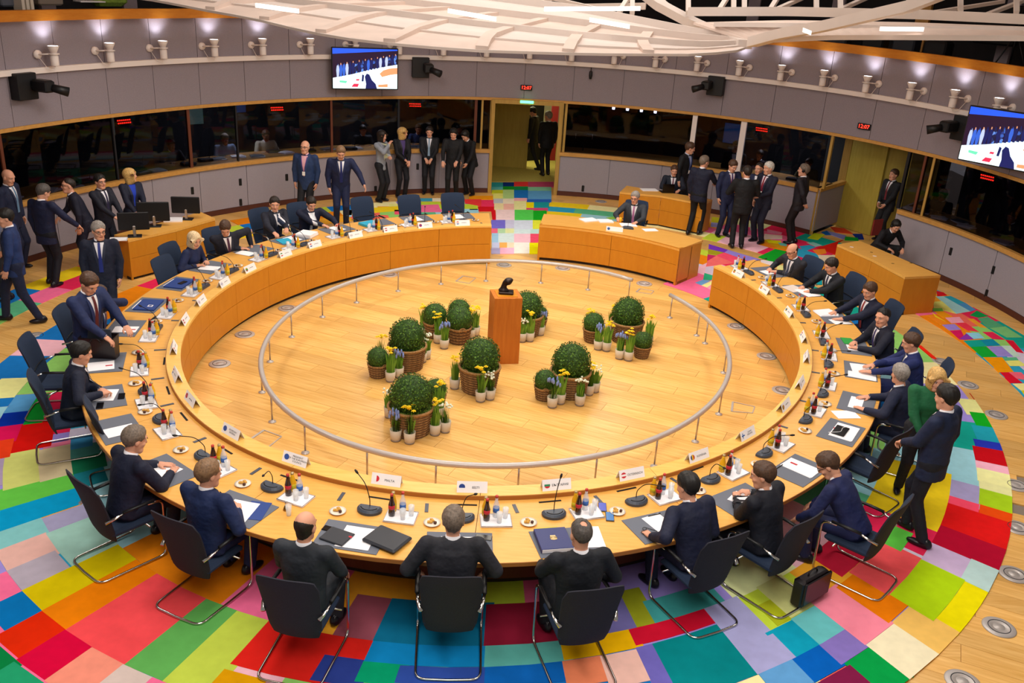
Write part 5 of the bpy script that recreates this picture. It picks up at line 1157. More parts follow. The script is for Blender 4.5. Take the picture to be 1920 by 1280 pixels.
# ================= seated people =================
def seated(si, hpx, label, off=(.10, 0), face_off=0.0, lean=.22, H=1.78, hz=1.17, **kw):
    """hpx: pixel of the head centre; chair sits behind"""
    s = SEATS[si]; face = s.h+face_off
    k = H/1.76; up_h = .535*math.cos(lean)+.13; hz = (kw.get('sit_h', .54)+up_h)*k; fo = (.535*math.sin(lean)+.05)*k
    p = at(hpx[0], hpx[1], hz); d = Vector((math.sin(face), math.cos(face), 0)); sl_ = kw.get('sidelean', 0); r_ = Vector((math.cos(face), -math.sin(face), 0))
    q = p-d*fo-r_*(.55*math.sin(sl_)*k)
    o = person(label, (q.x, q.y, .013), face, H=H, pose='sit', lean=lean, **kw)
    return o, q, face
def desk_hands(q, face, s, H, fwd=.22, r=.14, z=.785):
    fwd = max(.07, fwd-.09)
    # hand targets over the desk, in person local coordinates
    k = H/1.76; out = []
    for sgn in (1, -1):
        w_ = sl(s, fwd, r*sgn, z); v = w_-q; x = v.x*math.cos(face)-v.y*math.sin(face); y = v.x*math.sin(face)+v.y*math.cos(face); out.append((x/k, y/k, (z-.013)/k))
    return out
def SP(si, hpx, label, hands=(.13, .13), hz_=None, H=1.78, lean=.22, face_off=0.0, chairlab=True, **kw):
    s = SEATS[si]; face = s.h+face_off; k = H/1.76; up_h = .535*math.cos(lean)+.13; hz = (kw.get('sit_h', .54)+up_h)*k; fo = (.535*math.sin(lean)+.05)*k
    p = at(hpx[0], hpx[1], hz); d = Vector((math.sin(face), math.cos(face), 0)); r_ = Vector((math.cos(face), -math.sin(face), 0)); q = p-d*fo-r_*(.55*math.sin(kw.get('sidelean', 0))*k)
    if hands:
        hR, hL = desk_hands(q, face, s, H, hands[0], hands[1], hands[2] if len(hands) > 2 else .785)
        kw.setdefault('bulk', 1.06); kw.setdefault('rh', hR); kw.setdefault('lh', hL)
    person(label, (q.x, q.y, .013), face, H=H, pose='sit', lean=lean, **kw)
    if chairlab:
        c = q-Vector((math.sin(s.h), math.cos(s.h), 0))*.0; chair(c.x, c.y, s.h+face_off*.4, 'dark blue chrome chair under '+ph(si))
    return q
GREY = '#2b2f38'; NAVY = '#131a33'; NAVY2 = '#16234a'; BLK = '#0f1018'
SP(3, (583, 383), 'person in dark suit and pale tie smiling down while writing at the upper left', lean=.35, H=1.72, head=(0, .3), suit=NAVY, tie='#c8d0d8', hc='dark', face_off=.25)
SP(4, (517, 385), 'person in dark suit with spiky dark hair and dark tie, hands on turquoise file', lean=.2, head=(.5, .1), suit='#1a1d2c', tie='#1c2a48', hc='dark', face_off=.1)
SP(5, (424, 427), 'person in dark suit leaning towards the blonde woman, brown hair, purple tie', lean=.35, head=(.25, .5), suit='#151828', tie='#4c2a44', hc='brown', face_off=.5, sidelean=.12)
SP(6, (365, 452), 'person with short pale blond hair in a dark navy jacket seated at the left desk', lean=.2, H=1.70, head=(.35, .25), suit='#15224a', trous='#10162c', hair='bob', hc='paleblond', female=True, front=False, face_off=-.1)
SP(9, (186, 556), 'person in navy suit behind the tall man, both hands raised to the mouth', lean=.2, head=(0, .2), suit=NAVY2, hc='brown', rh=(.05, .27, 1.14), lh=(-.05, .27, 1.10), hands=None, rhand='grip', lhand='grip', tie='#3a3050')
SP(11, (152, 665), 'person in dark navy suit with dark hair typing on a phone at the left desk', lean=.2, head=(0, .25), suit='#10182f', hc='black', hands=(.30, .06, .83), rhand='grip', lhand='grip', tie='#20304a')
SP(13, (252, 827), 'person in dark blue suit with short grey hair, flat hands on white paper', lean=.25, head=(.15, .2), suit='#10162e', hc='greybrown', hands=(.35, .12), rhand='flat', lhand='flat')
SP(14, (392, 890), 'person in navy suit with short fair hair holding a document at the lower left', lean=.08, head=(.35, .12), suit='#12234c', hc='light', hands=(.22, .09, .83), rhand='grip', lhand='grip')
SP(15, (573, 990), 'person with bald crown and dark side hair in grey suit beside black cases', lean=.02, head=(.1, .15), suit='#262b33', hair='bald', hc='dark', hands=None, rh=(.22, .33, .60), lh=(-.22, .33, .60))
SP(16, (850, 980), 'person with short brown hair and broad dark grey jacket, centre front', lean=.1, head=(.0, .1), suit='#23242c', hc='greybrown', hair='short', hands=None, rh=(.30, .20, .62), lh=(-.30, .20, .62), bulk=1.08)
SP(17, (1088, 1005), 'person with thinning grey hair in black suit, hand at the desk edge', lean=.05, head=(-.05, .15), suit='#12161f', hair='thin', hc='dgrey', skin='skin', hands=None, rh=(.28, .25, .62), lh=(-.20, .42, .70), bulk=1.05)
SP(18, (1290, 915), 'person with thick dark hair in dark navy suit, arm resting on the desk', lean=.32, head=(-.1, .15), suit='#0f1530', hc='black', hands=(.18, .2), rhand='flat', lhand='flat', face_off=-.12)
SP(19, (1430, 893), 'person with brown hair in black suit holding a pen over paper', lean=.22, head=(-.45, .15), suit='#11131f', hc='brown', hands=(.32, .10, .82), rhand='grip', lhand='grip', bulk=1.08, face_off=-.15)
SP(20, (1562, 873), 'person bending low in bright navy jacket with glasses and brown hair', lean=.60, head=(-.3, .5), suit='#141d4a', hc='brown', glasses=True, hands=None, rh=(.2, .52, .50), lh=(-.2, .52, .50), face_off=-.1)
SP(22, (1683, 705), 'person with grey hair turning away from the desk, hand on the mat', lean=.25, head=(.7, .0), suit='#151c38', hc='grey', hands=(.22, .22), rhand='flat', lhand='flat', face_off=.2)
SP(23, (1708, 645), 'person in bright navy suit with dark brown hair reading spread papers', lean=.2, head=(0, .25), suit='#14225a', hc='brown', tie='#20304a', hands=(.25, .1), rhand='flat', lhand='flat')
SP(24, (1652, 597), 'person with receding dark hair and purple tie writing beside green folder', lean=.25, head=(-.5, .05), suit='#14182c', hc='black', hair='thin', tie='#2c2460', hands=(.3, .12), face_off=-.2)
SP(25, (1630, 547), 'person in dark suit with red tie and brown hair over white paper stack', lean=.15, head=(-.2, .3), suit='#141a34', hc='brown', tie='#8a3030', hands=(.25, .16), rhand='flat', lhand='flat', face_off=-.2)
SP(26, (1560, 500), 'person with dark hair in black suit writing on pink papers', lean=.25, head=(.1, .35), suit='#10141e', hc='dark', tie='#2a3048', hands=(.25, .12), rhand='grip', face_off=-.1)
SP(27, (1487, 472), 'person with bald head and glasses in charcoal suit at the far right end', lean=.25, head=(.1, .35), suit='#20222c', hair='bald', hc='dark', glasses=True, tie='#303850', hands=(.25, .1), face_off=-.15)
# vacant chairs
def chair_at(px, py, si, label, fo=0.0, z=.95):   # px of the backrest top centre
    s = SEATS[si]; p = at(px, py, z); face = s.h+fo; d = Vector((math.sin(face), math.cos(face), 0)); q = p+d*.37; chair(q.x, q.y, face, label)
chair_at(848, 370, 0, 'vacant dark blue chair nearest the aisle on the left arc')
chair_at(766, 374, 1, 'vacant dark blue chair, second from the aisle')
chair_at(677, 378, 2, 'vacant dark blue chair under the hand of the standing man')
chair_at(302, 492, 7, 'vacant dark blue chair left of the blonde woman', .1)
chair_at(48, 645, 10, 'dark blue chair behind the briefcase, leftmost of the pair', .1)
chair_at(168, 768, 12, 'vacant high dark chair at the left bend of the desk', .1)
chair_at(1690, 820, 21, 'vacant dark blue chair in front of the green jacket woman', .25)

# ================= commission desk =================
def ST(foot, headtop, label, face, H=None, **kw):
    p = at(foot[0], foot[1], 0)
    if H is None:
        lo, hi = 1.2, 2.4
        for _ in range(30):
            m = (lo+hi)/2
            if pix((p.x, p.y, m))[1] > headtop[1]: lo = m
            else: hi = m
        H = min(1.95, max(1.55, lo))
        if kw.get('lean', 0) > .15: H = min(1.9, H*1.03)
    person(label, (p.x, p.y, .013), R(face), H=H, **kw); return p
def head_loc(hpx, face, H, lean, sit_h=.54, sit=True):
    k = H/1.76; hz = ((sit_h if sit else .95)+.535*math.cos(lean)+.13)*k; fo = (.535*math.sin(lean)+.05)*k; p = at(hpx[0], hpx[1], hz); return Vector((p.x-math.sin(face)*fo, p.y-math.cos(face)*fo, 0))
fj = R(193); q = head_loc((1191, 373), fj, 1.74, .15)
person('person with grey hair, glasses and pink tie seated at the short curved desk', (q.x, q.y, .013), fj, H=1.74, pose='sit', lean=.15, head=(.2, .15), suit='#32363e', tie='#b0709a', hc='grey', glasses=True, rh=(.30, .42, .80), lh=(-.12, .50, .78), lhand='flat', rhand='grip')
chair(q.x, q.y, fj, 'dark chair under the grey haired person at the short curved desk')
def item(name, px, py, z, rz, label, cat, fn, group=None):
    p = at(px, py, z); t = empty(name, (p.x, p.y, z), rz, label, cat, group); fn(t); return t
fb = lambda w_, d_, h_, m: (lambda t: MB().box((0, 0, h_/2), (w_, d_, h_), m).build('sheet', t))
item('paper_stack', 1104, 413, .751, .5, 'white paper pile at the left of the short curved desk', 'paper', fb(.34, .26, .02, 'paper'))
item('paper_stack', 1135, 415, .751, .2, 'pale green topped paper pile beside the white pile', 'paper', fb(.3, .25, .02, 'paper'))
item('leaflet', 1147, 409, .775, .6, 'lime green sheet on the paper pile of the short desk', 'leaflet', fb(.2, .16, .004, 'stem_green'))
item('notebook', 1178, 422, .751, .1, 'open white notebook before the seated grey haired person', 'notebook', fb(.34, .24, .012, 'paper'))
item('paper_sheet', 1219, 431, .751, .3, 'single white page right on the short curved desk', 'paper', fb(.3, .2, .003, 'paper'))
item('desk_microphone', 1177, 429, .751, 3.0, 'grey desk microphone on the short curved desk', 'microphone', lambda t: (link('base', mic_base, t), MB().tube([(0, .01, .04), (0, .0, .2), (0, -.03, .34)], .005, 'black', 6).build('gooseneck', t)))
item('place_card', 1152, 433, .751, PI-.15+PI, 'white place card with blue disc on the short curved desk', 'place card', lambda t: (MB().add([(-.17, -.03, 0), (.17, -.03, 0), (.17, .0, .09), (-.17, .0, .09), (.17, .03, 0), (-.17, .03, 0)], [(0, 1, 2, 3), (3, 2, 4, 5)], 'paper').build('card', t), MB().lathe([(0, 0), (.028, 0), (.028, .001), (0, .001)], 16, 'label_blue', T=Matrix.Translation((-.12, -.0165, .045))@Matrix.Rotation(1.25, 4, 'X')).build('flag_disc', t)))
item('water_glass', 1163, 417, .751, 0, 'glass of orange juice before the seated grey haired person', 'glass', lambda t: MB().lathe([(.024, 0), (.03, .11), (0, .11)], 14, 'orange_juice').build('glass_body', t))
item('drink_bottle', 1158, 405, .751, 0, 'small dark bottle in the hand of the grey haired person', 'bottle', lambda t: (link('bottle_body', cola, t), link('label_band', clab, t)))

# ================= standing people (foreground and left) =================
ST((45, 603), (20, 393), 'person in bright blue suit and red tie striding at the left edge', 250, stride=.5, suit='#1b3060', trous='#141c38', tie='#7a2430', hc='black', head=(-.3, .15), lh=(-.30, .1, .80))
ST((12, 560), (0, 357), 'person in grey shirt with cropped grey hair at the left edge', 215, suit='#6a6c80', trous='#1a1c26', hair='thin', hc='dgrey', bareshirt=True, head=(0, .4), lean=.1, H=1.78)
ST((38, 505), (33, 322), 'person with shaved head in dark navy suit near the booth counter', 95, suit='#141c38', hair=None, tie='#6080a0', head=(.1, .3), H=1.82)
ST((100, 535), (88, 347), 'person seen from behind in dark navy suit, arm on the rail', 15, suit='#141a3a', trous='#0d0f1c', hc='dgrey', head=(.3, .45), rh=(.42, .35, .98), stride=-.12)
ST((172, 505), (170, 350), 'person with glasses and receding dark hair bending with pointing hand', 240, H=1.72, suit='#14162a', hair='thin', hc='dark', glasses=True, lean=.35, head=(-.1, -.2), rh=(.12, .42, 1.0))
ST((205, 500), (190, 343), 'person with black hair and glasses, hands together, by the monitors', 110, H=1.72, suit='#101222', hc='black', glasses=True, tie='#2a2440', head=(.2, 0), rh=(.08, .36, 1.02), lh=(-.10, .36, 1.02))
ST((258, 480), (250, 330), 'person with long blond hair in black jacket with bright blue scarf', 130, H=1.68, suit='#12162c', shirt='#1c3ab0', hair='long', hc='blond', female=True, head=(-.9, -.1), rh=(.1, .3, .95), lh=(-.1, .3, .95))
q = head_loc((183, 437), R(160), 1.78, .03, sit=False); person('person with wavy grey hair in dark suit with blue tie standing at left', (q.x, q.y, .013), R(160), H=1.78, suit='#131a30', tie='#1c2a78', hc='grey', head=(-.4, .15), glasses=True)
q = head_loc((166, 532), R(112), 1.84, .12, sit=False); person('tall person in navy suit and dark red tie looking into the briefcase', (q.x, q.y, .013), R(112), H=1.84, lean=.12, suit='#16244e', tie='#5c1c22', hc='brown', head=(.1, .55), rh=(.12, .46, .98), lh=(-.14, .50, 1.06), bulk=1.05)
ST((577, 420), (585, 265), 'older person in blue jacket with lanyard holding white paper', 186, suit='#1c3158', trous='#0f1018', shirt='#e0a8b0', hair='bald', hc='white', lanyard='#7a4a9a', head=(.1, 0), glasses=True)
ST((640, 428), (624, 311), 'person in dark navy suit and blue tie reaching down to a chair', 165, H=1.86, lean=.2, suit='#131c40', tie='#1a2260', hc='light', skin='skin', head=(0, .4), lh=(-.48, .30, .92), bulk=1.05)
# briefcase
def brief(t):
    MB().add([(-.21, -.06, 0), (.21, -.06, 0), (.21, .06, 0), (-.21, .06, 0), (-.21, -.10, .28), (.21, -.10, .28), (.21, .10, .28), (-.21, .10, .28)], [(0, 1, 2, 3), (0, 1, 5, 4), (2, 3, 7, 6), (1, 2, 6, 5), (3, 0, 4, 7)], 'leather').tube([(-.21, -.10, .28), (.21, -.10, .28), (.21, .10, .28), (-.21, .10, .28)], .008, 'leather', 6, closed=True).build('bag_body', t)
    MB().tube([(.07*math.cos(a), -.12, .22+.07*math.sin(a)) for a in np.linspace(0, PI, 11)], .008, 'leather', 6).build('handle', t); MB().bevbox((0, .02, .26), (.30, .015, .22), .004, 'mic_grey').build('laptop_edge', t)
p = sl(SEATS[10], .17, -.18, .765); t = empty('briefcase', p, srz(SEATS[10])+1.3, 'open black leather briefcase standing on the left desk', 'briefcase'); brief(t)
p = at(1512, 1128, .0); t = empty('briefcase', (p.x, p.y, .013), R(38), 'dark brown leather briefcase on the carpet between two chairs', 'briefcase')
MB().bevbox((0, 0, .17), (.42, .13, .32), .03, 'leather').build('bag_body', t); MB().bevbox((0, -.075, .20), (.41, .03, .26), .012, 'leather').build('flap', t); MB().tube([(.07*math.cos(a), 0, .33+.05*math.sin(a)) for a in np.linspace(0, PI, 11)], .009, 'leather', 6).build('handle', t)

# ---- right foreground ----
ST((1712, 1008), (1785, 713), 'person in navy suit with thick dark hair seen from behind at right', -42, H=1.84, suit='#14203f', trous='#0f1220', hc='black', head=(.12, .25), rh=(.34, .05, .84), lh=(-.10, .30, 1.04), lhand='grip', stride=.28, bulk=1.06)
q = head_loc((1755, 715), R(190), 1.66, .08, sit=False); person('person with blond bob in green jacket talking with the dark haired person', (q.x, q.y, .013), R(195), H=1.66, lean=.08, suit='#14603a', trous='#14141c', shirt='#1a1218', hair='bob', hc='blond', skin='skin_pale', female=True, front=False, bulk=1.12, head=(-.2, .2), rh=(.06, .30, .98), lh=(-.10, .30, .96), rhand='grip')

# ---- back left group ----
ST((714, 378), (716, 246), 'person with short dark hair in pale grey jacket, hand at mouth', 120, suit='#8d929c', trous='#0f1018', hair='bob', hc='dark', female=True, lod=2, rh=(.02, .26, 1.46), lh=(-.05, .24, 1.15), head=(-.1, .1), shirt='#c8c8a0')
ST((752, 370), (754, 241), 'person with long blond hair in black jacket and patterned top', 150, suit='#0d0e16', hair='long', hc='blond', female=True, lod=2, shirt='#4a3a70', head=(-.9, 0), rh=(.02, .26, 1.02), lh=(-.08, .28, .98))
ST((803, 364), (803, 238), 'slim person in dark suit standing with badge before the booths', 178, suit='#0f1018', hc='dark', lod=2, head=(0, .2), tie='#8098b0', rh=(.08, .24, .98), lh=(-.08, .24, .98))
ST((847, 372), (846, 240), 'person in black with headset carrying a camera stabiliser rig', 182, H=1.78, suit='#0b0b10', hc='black', lod=2, front=False, headset=True, head=(0, .4), rh=(.22, .30, .92), lh=(-.12, .36, .95), stride=.2)
ST((880, 366), (876, 258), 'person in black bending forward right of the camera operator', 215, H=1.74, lean=.35, suit='#0c0c12', hc='black', lod=2, front=False, headset=True, head=(0, .5), rh=(.05, .42, .92), lh=(-.10, .36, .75))
p = at(862, 350, 0.0); t = empty('camera_rig', (p.x, p.y-.42, 0.012), 0, 'black camera stabiliser rig between the two people in black', 'camera')
MB().tube([(0, 0, .35), (0, 0, 1.15)], .018, 'black', 8).build('post', t); MB().bevbox((0, 0, 1.22), (.16, .32, .16), .02, 'black').build('camera_body', t); MB().tube([(-.02, -.1, .9), (-.15, -.1, 1.0), (-.2, .1, .95)], .014, 'mic_grey', 6).build('arm', t); MB().bevbox((0, 0, .38), (.3, .1, .08), .02, 'black').build('battery', t); MB().box((0, -.2, .85), (.2, .02, .14), 'screen_blue').build('monitor', t)
MB().tube([(0, 0, .35), (0, 0, .0)], .012, 'black', 6).build('foot', t)
# doorway
ST((996, 316), (1010, 203), 'person in black suit walking left through the back doorway', -65, suit='#0c0d12', hc='black', lod=2, stride=.6, head=(-.2, .5), H=1.80)
ST((1022, 329), (1031, 212), 'person with grey hair in black suit at the right side of the doorway', -20, suit='#0b0c11', hc='grey', lod=2, head=(-.6, .1), H=1.82, stride=.1)
# back right group
ST((1268, 405), (1284, 258), 'person in dark suit with lanyard leaning over the side desk', 128, H=1.86, suit='#0d0e14', hc='brown', lod=2, lanyard='#3050a0', head=(-.6, .2), lean=.15, rh=(.30, .10, .90), shirt='#b0b8d0')
q = head_loc((1264, 322), R(185), 1.72, .15); person('person with brown hair smiling behind a laptop at the side desk', (q.x, q.y, .013), R(185), H=1.72, pose='sit', lean=.15, head=(0, .15), suit='#161c2c', tie='#7a5060', hc='brown', lod=2, rh=(.15, .48, .80), lh=(-.15, .48, .80))
ST((1300, 440), (1312, 297), 'person with greying hair seen from behind in dark suit before side desk', 30, H=1.84, suit='#10142c', trous='#0a0b12', hc='greybrown', lod=2, head=(.5, .1), rh=(.20, .42, 1.12), stride=.15)
ST((1362, 400), (1380, 270), 'person with dark hair and beard at the rear of the right group', 200, H=1.84, suit='#14161c', hc='black', skin='skin_dark', lod=2, head=(.4, 0))
ST((1352, 443), (1378, 292), 'person facing the camera in navy suit with lanyard, left in group', 165, H=1.80, suit='#161e40', hc='brown', lod=2, tie='#4a3060', head=(-.1, .4), lanyard='#8a3040', lh=(-.1, .3, 1.08))
ST((1380, 465), (1396, 305), 'broad person in black suit seen from behind, centre of the group', 0, H=1.84, suit='#0c0d12', hc='dark', lod=2, bulk=1.08, head=(-.2, .2), lh=(-.18, .30, 1.15), rh=(.18, .3, 1.1))
ST((1404, 446), (1404, 296), 'person with receding hair half hidden between two others in the group', 210, H=1.76, suit='#1a2040', hair='thin', hc='dark', lod=2, head=(.3, .1))
ST((1420, 455), (1424, 293), 'person with white hair and red tie, hand at the waist, in the group', 235, H=1.86, suit='#11142a', hc='white', lod=2, tie='#8a2434', head=(.2, .1), lh=(-.05, .28, 1.05), lanyard='#8a3060')
ST((1484, 457), (1500, 310), 'person with headset microphone in dark brown suit standing alone at right', -55, H=1.84, suit='#1c1820', trous='#181014', hc='greybrown', lod=2, head=(-.3, 0), headset=True, lh=(-.12, -.18, .95), rh=(.28, 0, .85))
ST((1650, 452), (1667, 337), 'person with dark hair in black suit holding a red folder by the door', -115, H=1.72, suit='#0d0d14', hc='brown', tie='#6a2028', lod=2, rh=(.08, .24, .85), lh=(-.08, .24, .85))
p = at(1643, 425, .72); t = empty('folder', (p.x, p.y-.05, .72), R(30), 'dark red folder held low beside the right door', 'folder'); MB().bevbox((0, 0, 0), (.30, .03, .36), .008, 'folder_red').build('cover', t)
person('person in black crouching behind the empty side desk', (8.0, 6.4, .013), R(158), H=1.74, pose='sit', sit_h=.42, lean=.6, head=(.2, .3), suit='#0d0e16', hc='black', lod=2, front=False, headset=True, rh=(.25, .55, .55), lh=(-.2, .5, .5))

# booth people (behind the glass)
def booth(px, py, label, shirt, hc, skin='skin_dark', z=1.52, female=False):
    a = whit(px, py, .95)[0]; p = wp(a, .95, 0); face = math.atan2(-p.x, -p.y)
    person(label, (p.x, p.y, .36), face, H=1.66, pose='sit', lean=.12, suit=shirt, trous='#101018', hc=hc, skin=skin, lod=2, front=False, bareshirt=True, female=female, head=(0, .2), rh=(.12, .35, .82), lh=(-.12, .35, .82))
for x, y, l, sc, hc in ((315, 255, 'dim person with dark hair in the left booth, leftmost', '#241c28', 'dark'), (417, 240, 'person in pale blue shirt behind the left booth glass', '#7f95b5', 'greybrown'), (495, 236, 'person in cream top behind the left booth glass', '#c8c0a8', 'brown'), (679, 230, 'dim person in dark top behind the glass below the left screen', '#14141a', 'dark'), (784, 230, 'person in blue top behind the glass over the blonde standing person', '#2a3a66', 'brown'), (861, 228, 'dim person with hands at the head in the booth by the aisle', '#1c1a22', 'dark'), (1430, 270, 'dim person behind the glass above the right group', '#241418', 'dark'), (1523, 285, 'dim person in olive top in the booth beside the right door', '#5a5230', 'brown'), (1773, 364, 'dim person with collar showing in the far right booth', '#1a1a20', 'dark'), (1908, 392, 'dim person at the right picture edge behind the glass', '#201820', 'dark')):
    booth(x, y, l, sc, hc)
# ================= wall fixtures =================
def wall_lamp(px, py, label, side):
    a = whit(px, py+6, -.15)[0]; p = wp(a, -.02, 3.62); t = empty('wall_lamp', p, a, label, 'lamp', 'white up-lighters along the upper wall')
    # local -x points into the room
    b = MB(); b.lathe([(.075, 0), (.075, .05), (0, .06)], 16, 'trim_white', T=Matrix.Rotation(-PI/2, 4, 'Y')@Matrix.Rotation(0, 4, 'X')); b.build('wall_plate', t, (.0, side*.20, .05))
    MB().tube([(-.05, side*.20, .05), (-.16, side*.10, .06), (-.18, 0, .06)], .014, 'trim_white', 8).build('arm', t)
    MB().lathe([(.0, -.17), (.068, -.17), (.07, -.165), (.07, .0), (.062, .0), (.062, .05)], 16, 'trim_white').build('body', t, (-.20, 0, .03))
    MB().lathe([(.095, 0), (.095, .018), (.06, .018), (.06, 0)], 16, 'trim_white').build('collar', t, (-.20, 0, .055))
    MB().lathe([(.05, .05), (.105, .17), (.10, .175), (.045, .06)], 18, 'trim_white').build('shade', t, (-.20, 0, .03))
    MB().lathe([(0, .15), (.09, .165), (.088, .168), (0, .158)], 18, 'lamp_glow').build('bulb', t, (-.20, 0, .03))
    MB().tube([(-.2, 0, -.14), (-.2, side*.03, -.22), (-.14, side*.12, -.18), (-.05, side*.18, -.02)], .006, 'trim_white', 5).build('cable', t)
    q = wp(a, -.24, 3.88); l = bpy.data.lights.new('wall_lamp_light', 'SPOT'); l.energy = 15; l.color = (.85, .9, 1.0); l.spot_size = R(95); l.spot_blend = 1.0; l.shadow_soft_size = .05
    o = bpy.data.objects.new('wall_lamp_light', l); COL.objects.link(o); o.location = q; d = wp(a, .12, 4.45)-q; o.rotation_euler = Vector(d).to_track_quat('-Z', 'Y').to_euler()
LX = [(95, 84), (201, 78), (302, 72), (399, 70), (490, 68), (580, 68), (665, 72), (748, 76), (831, 82), (912, 88), (993, 92), (1072, 96), (1152, 100), (1230, 103), (1309, 106), (1388, 111), (1467, 118), (1547, 128), (1628, 140), (1712, 152), (1794, 164), (1877, 178)]
for i, (x, y) in enumerate(LX):
    wall_lamp(x, y+8, 'white upward wall lamp, number words: %s' % 0 if False else ('white upward wall lamp, ' + ['first', 'second', 'third', 'fourth', 'fifth', 'sixth', 'seventh', 'eighth', 'ninth', 'tenth', 'eleventh', 'twelfth', 'thirteenth', 'fourteenth', 'fifteenth', 'sixteenth', 'seventeenth', 'eighteenth', 'nineteenth', 'twentieth', 'twenty-first', 'twenty-second'][i]+' from the left'), 1 if x < 1100 else -1)
# screens : image of the hall painted as flat picture on screen
def screen_mat():
    m = bpy.data.materials.new('screen_picture'); m.use_nodes = True; nt = m.node_tree; N = nt.nodes.new; L = nt.links.new; b = nt.nodes['Principled BSDF']
    tc = N('ShaderNodeTexCoord'); mp = N('ShaderNodeMapping'); mp.inputs['Scale'].default_value = (14, 14, 14); vr = N('ShaderNodeTexVoronoi'); vr.inputs['Scale'].default_value = 1.2
    L(tc.outputs['Object'], mp.inputs[0]); L(mp.outputs[0], vr.inputs['Vector']); rp = N('ShaderNodeValToRGB'); rp.color_ramp.interpolation = 'CONSTANT'
    e = rp.color_ramp.elements; cols = ['#10143a', '#1c2e70', '#2c50a0', '#0c1030', '#5078c0', '#182458']; e[0].color = (*lin(cols[0]), 1); e[1].position = .9; e[1].color = (*lin(cols[5]), 1)
    for k, c in enumerate(cols[1:5]): q = e.new(.2+.16*k); q.color = (*lin(c), 1)
    sp = N('ShaderNodeSeparateXYZ'); L(vr.outputs['Color'], sp.inputs[0]); L(sp.outputs[0], rp.inputs[0]); L(rp.outputs[0], b.inputs['Base Color']); L(rp.outputs[0], b.inputs['Emission Color']); b.inputs['Emission Strength'].default_value = 1.0; b.inputs['Roughness'].default_value = .3
    MATS['screen_picture'] = m
screen_mat()
for n_, c, e_ in (('sc_blue', '#2050e0', 1.0), ('sc_dark', '#200c28', .8), ('sc_white', '#d8f0f8', 1.1), ('sc_red', '#e02848', 1.0), ('sc_tan', '#c88a60', 1.0), ('sc_green', '#60c8a0', 1.0), ('sc_navy', '#101850', 1.0), ('sc_grey', '#a0b0d0', 1.0), ('sc_mid', '#2c55b8', 1.0)): mat(n_, c, .3, emit=e_)
def screen(c4, label, zc):
    # corners px: tl,tr,br,bl ; place at radial plane
    a = ang_px((c4[0][0]+c4[2][0])/2, (c4[0][1]+c4[2][1])/2, zc); 
    # find distance so that screen hangs ~.35 in front of wall
    P = wp(a, -.45, zc); t = empty('wall_screen', P, a-PI/2, label, 'screen')
    wdt, hgt = 1.62, .95
    return t, wdt, hgt
def build_screen(px, py, label, rot, zc, wdt, hgt, tiltx):
    # hanging screen centred on pixel (px,py), .45 m in front of the wall
    lo, hi = 4.0, 16.0
    d = _f+(px-960)/CF*_r+(640-py)/CF*_u; best = None
    for k in range(400):
        tt = 8+k*.04; P = Vector((tt*d[0], CY+tt*d[1], CZ+tt*d[2])); a = math.atan2(P.y, P.x); rr = wallr(a, -.5)
        if math.hypot(P.x, P.y) >= rr and P.y > 0: best = P; break
    P = best; a = math.atan2(P.y, P.x); t = empty('wall_screen', P, a-PI/2+rot, label, 'screen'); t.rotation_euler = (tiltx, 0, a-PI/2+rot)
    W2, H2 = wdt/2, hgt/2
    # local: faces -y
    MB().bevbox((0, 0.03, 0), (wdt+.05, .06, hgt+.05), .012, 'black').build('frame', t)
    b = MB(); y = -.004
    def rc(x0, z0, x1, z1, m, dy=0): b.add([(-W2+wdt*x0, y-dy, -H2+hgt*z0), (-W2+wdt*x1, y-dy, -H2+hgt*z0), (-W2+wdt*x1, y-dy, -H2+hgt*z1), (-W2+wdt*x0, y-dy, -H2+hgt*z1)], [(0, 1, 2, 3)], m)
    def pl(pts, m, dy): b.add([(-W2+wdt*x, y-dy, -H2+hgt*z) for x, z in pts], [tuple(range(len(pts)))], m)
    rc(0, 0, 1, 1, 'sc_dark'); pl([(0, 1), (1, 1), (1, .97), (0, .86)], 'sc_blue', .001); pl([(0, 0), (1, 0), (1, .62), (.6, .50), (.3, .36), (0, .26)], 'sc_white', .001)
    pl([(.28, .04), (.38, .04), (.40, .12), (.32, .12)], 'sc_red', .003); pl([(.10, .15), (.2, .13), (.22, .19), (.1, .2)], 'sc_green', .003); pl([(.35, .20), (.4, .2), (.41, .24), (.36, .24)], 'sc_red', .003)
    pl([(.72, .38), (.76, .3), (.9, .36), (1, .38), (1, .54), (.88, .52), (.78, .47)], 'sc_tan', .003); pl([(.7, .04), (.85, .04), (.85, .12), (.7, .10)], 'sc_tan', .003)
    pl([(.50, 0), (.68, 0), (.66, .12), (.60, .22), (.56, .36), (.52, .38), (.49, .30), (.51, .12)], 'sc_navy', .004)
    pl([(.44, .18), (.47, .18), (.48, .34), (.45, .36)], 'sc_navy', .004)
    rg = random.Random(5)
    for k in range(20):
        x = .06+k*.047; zb = .28+.018*k; h = .34-.004*k; m = ['sc_navy', 'screen_picture', 'sc_mid', 'sc_navy', 'sc_grey'][rg.randrange(5)]
        pl([(x, zb), (x+.03, zb), (x+.04, zb+h*.55), (x+.035, zb+h*.8), (x+.02, zb+h), (x, zb+h*.8), (x-.008, zb+h*.5)], m, .005+.0003*k)
        pl([(x+.01, zb+h*.86), (x+.022, zb+h*.86), (x+.022, zb+h), (x+.01, zb+h)], 'sc_tan' if k % 2 else 'sc_navy', .008+.0003*k)
    b.build('picture', t)
    MB().box((0, .25, 0), (.12, .4, .12), 'black').box((-.2, .06, H2+.06), (.12, .04, .03), 'trim_white').build('bracket', t)
build_screen(685, 129, 'left wall screen showing the hall crowd', .0, 3.2, 1.53, .90, R(0))
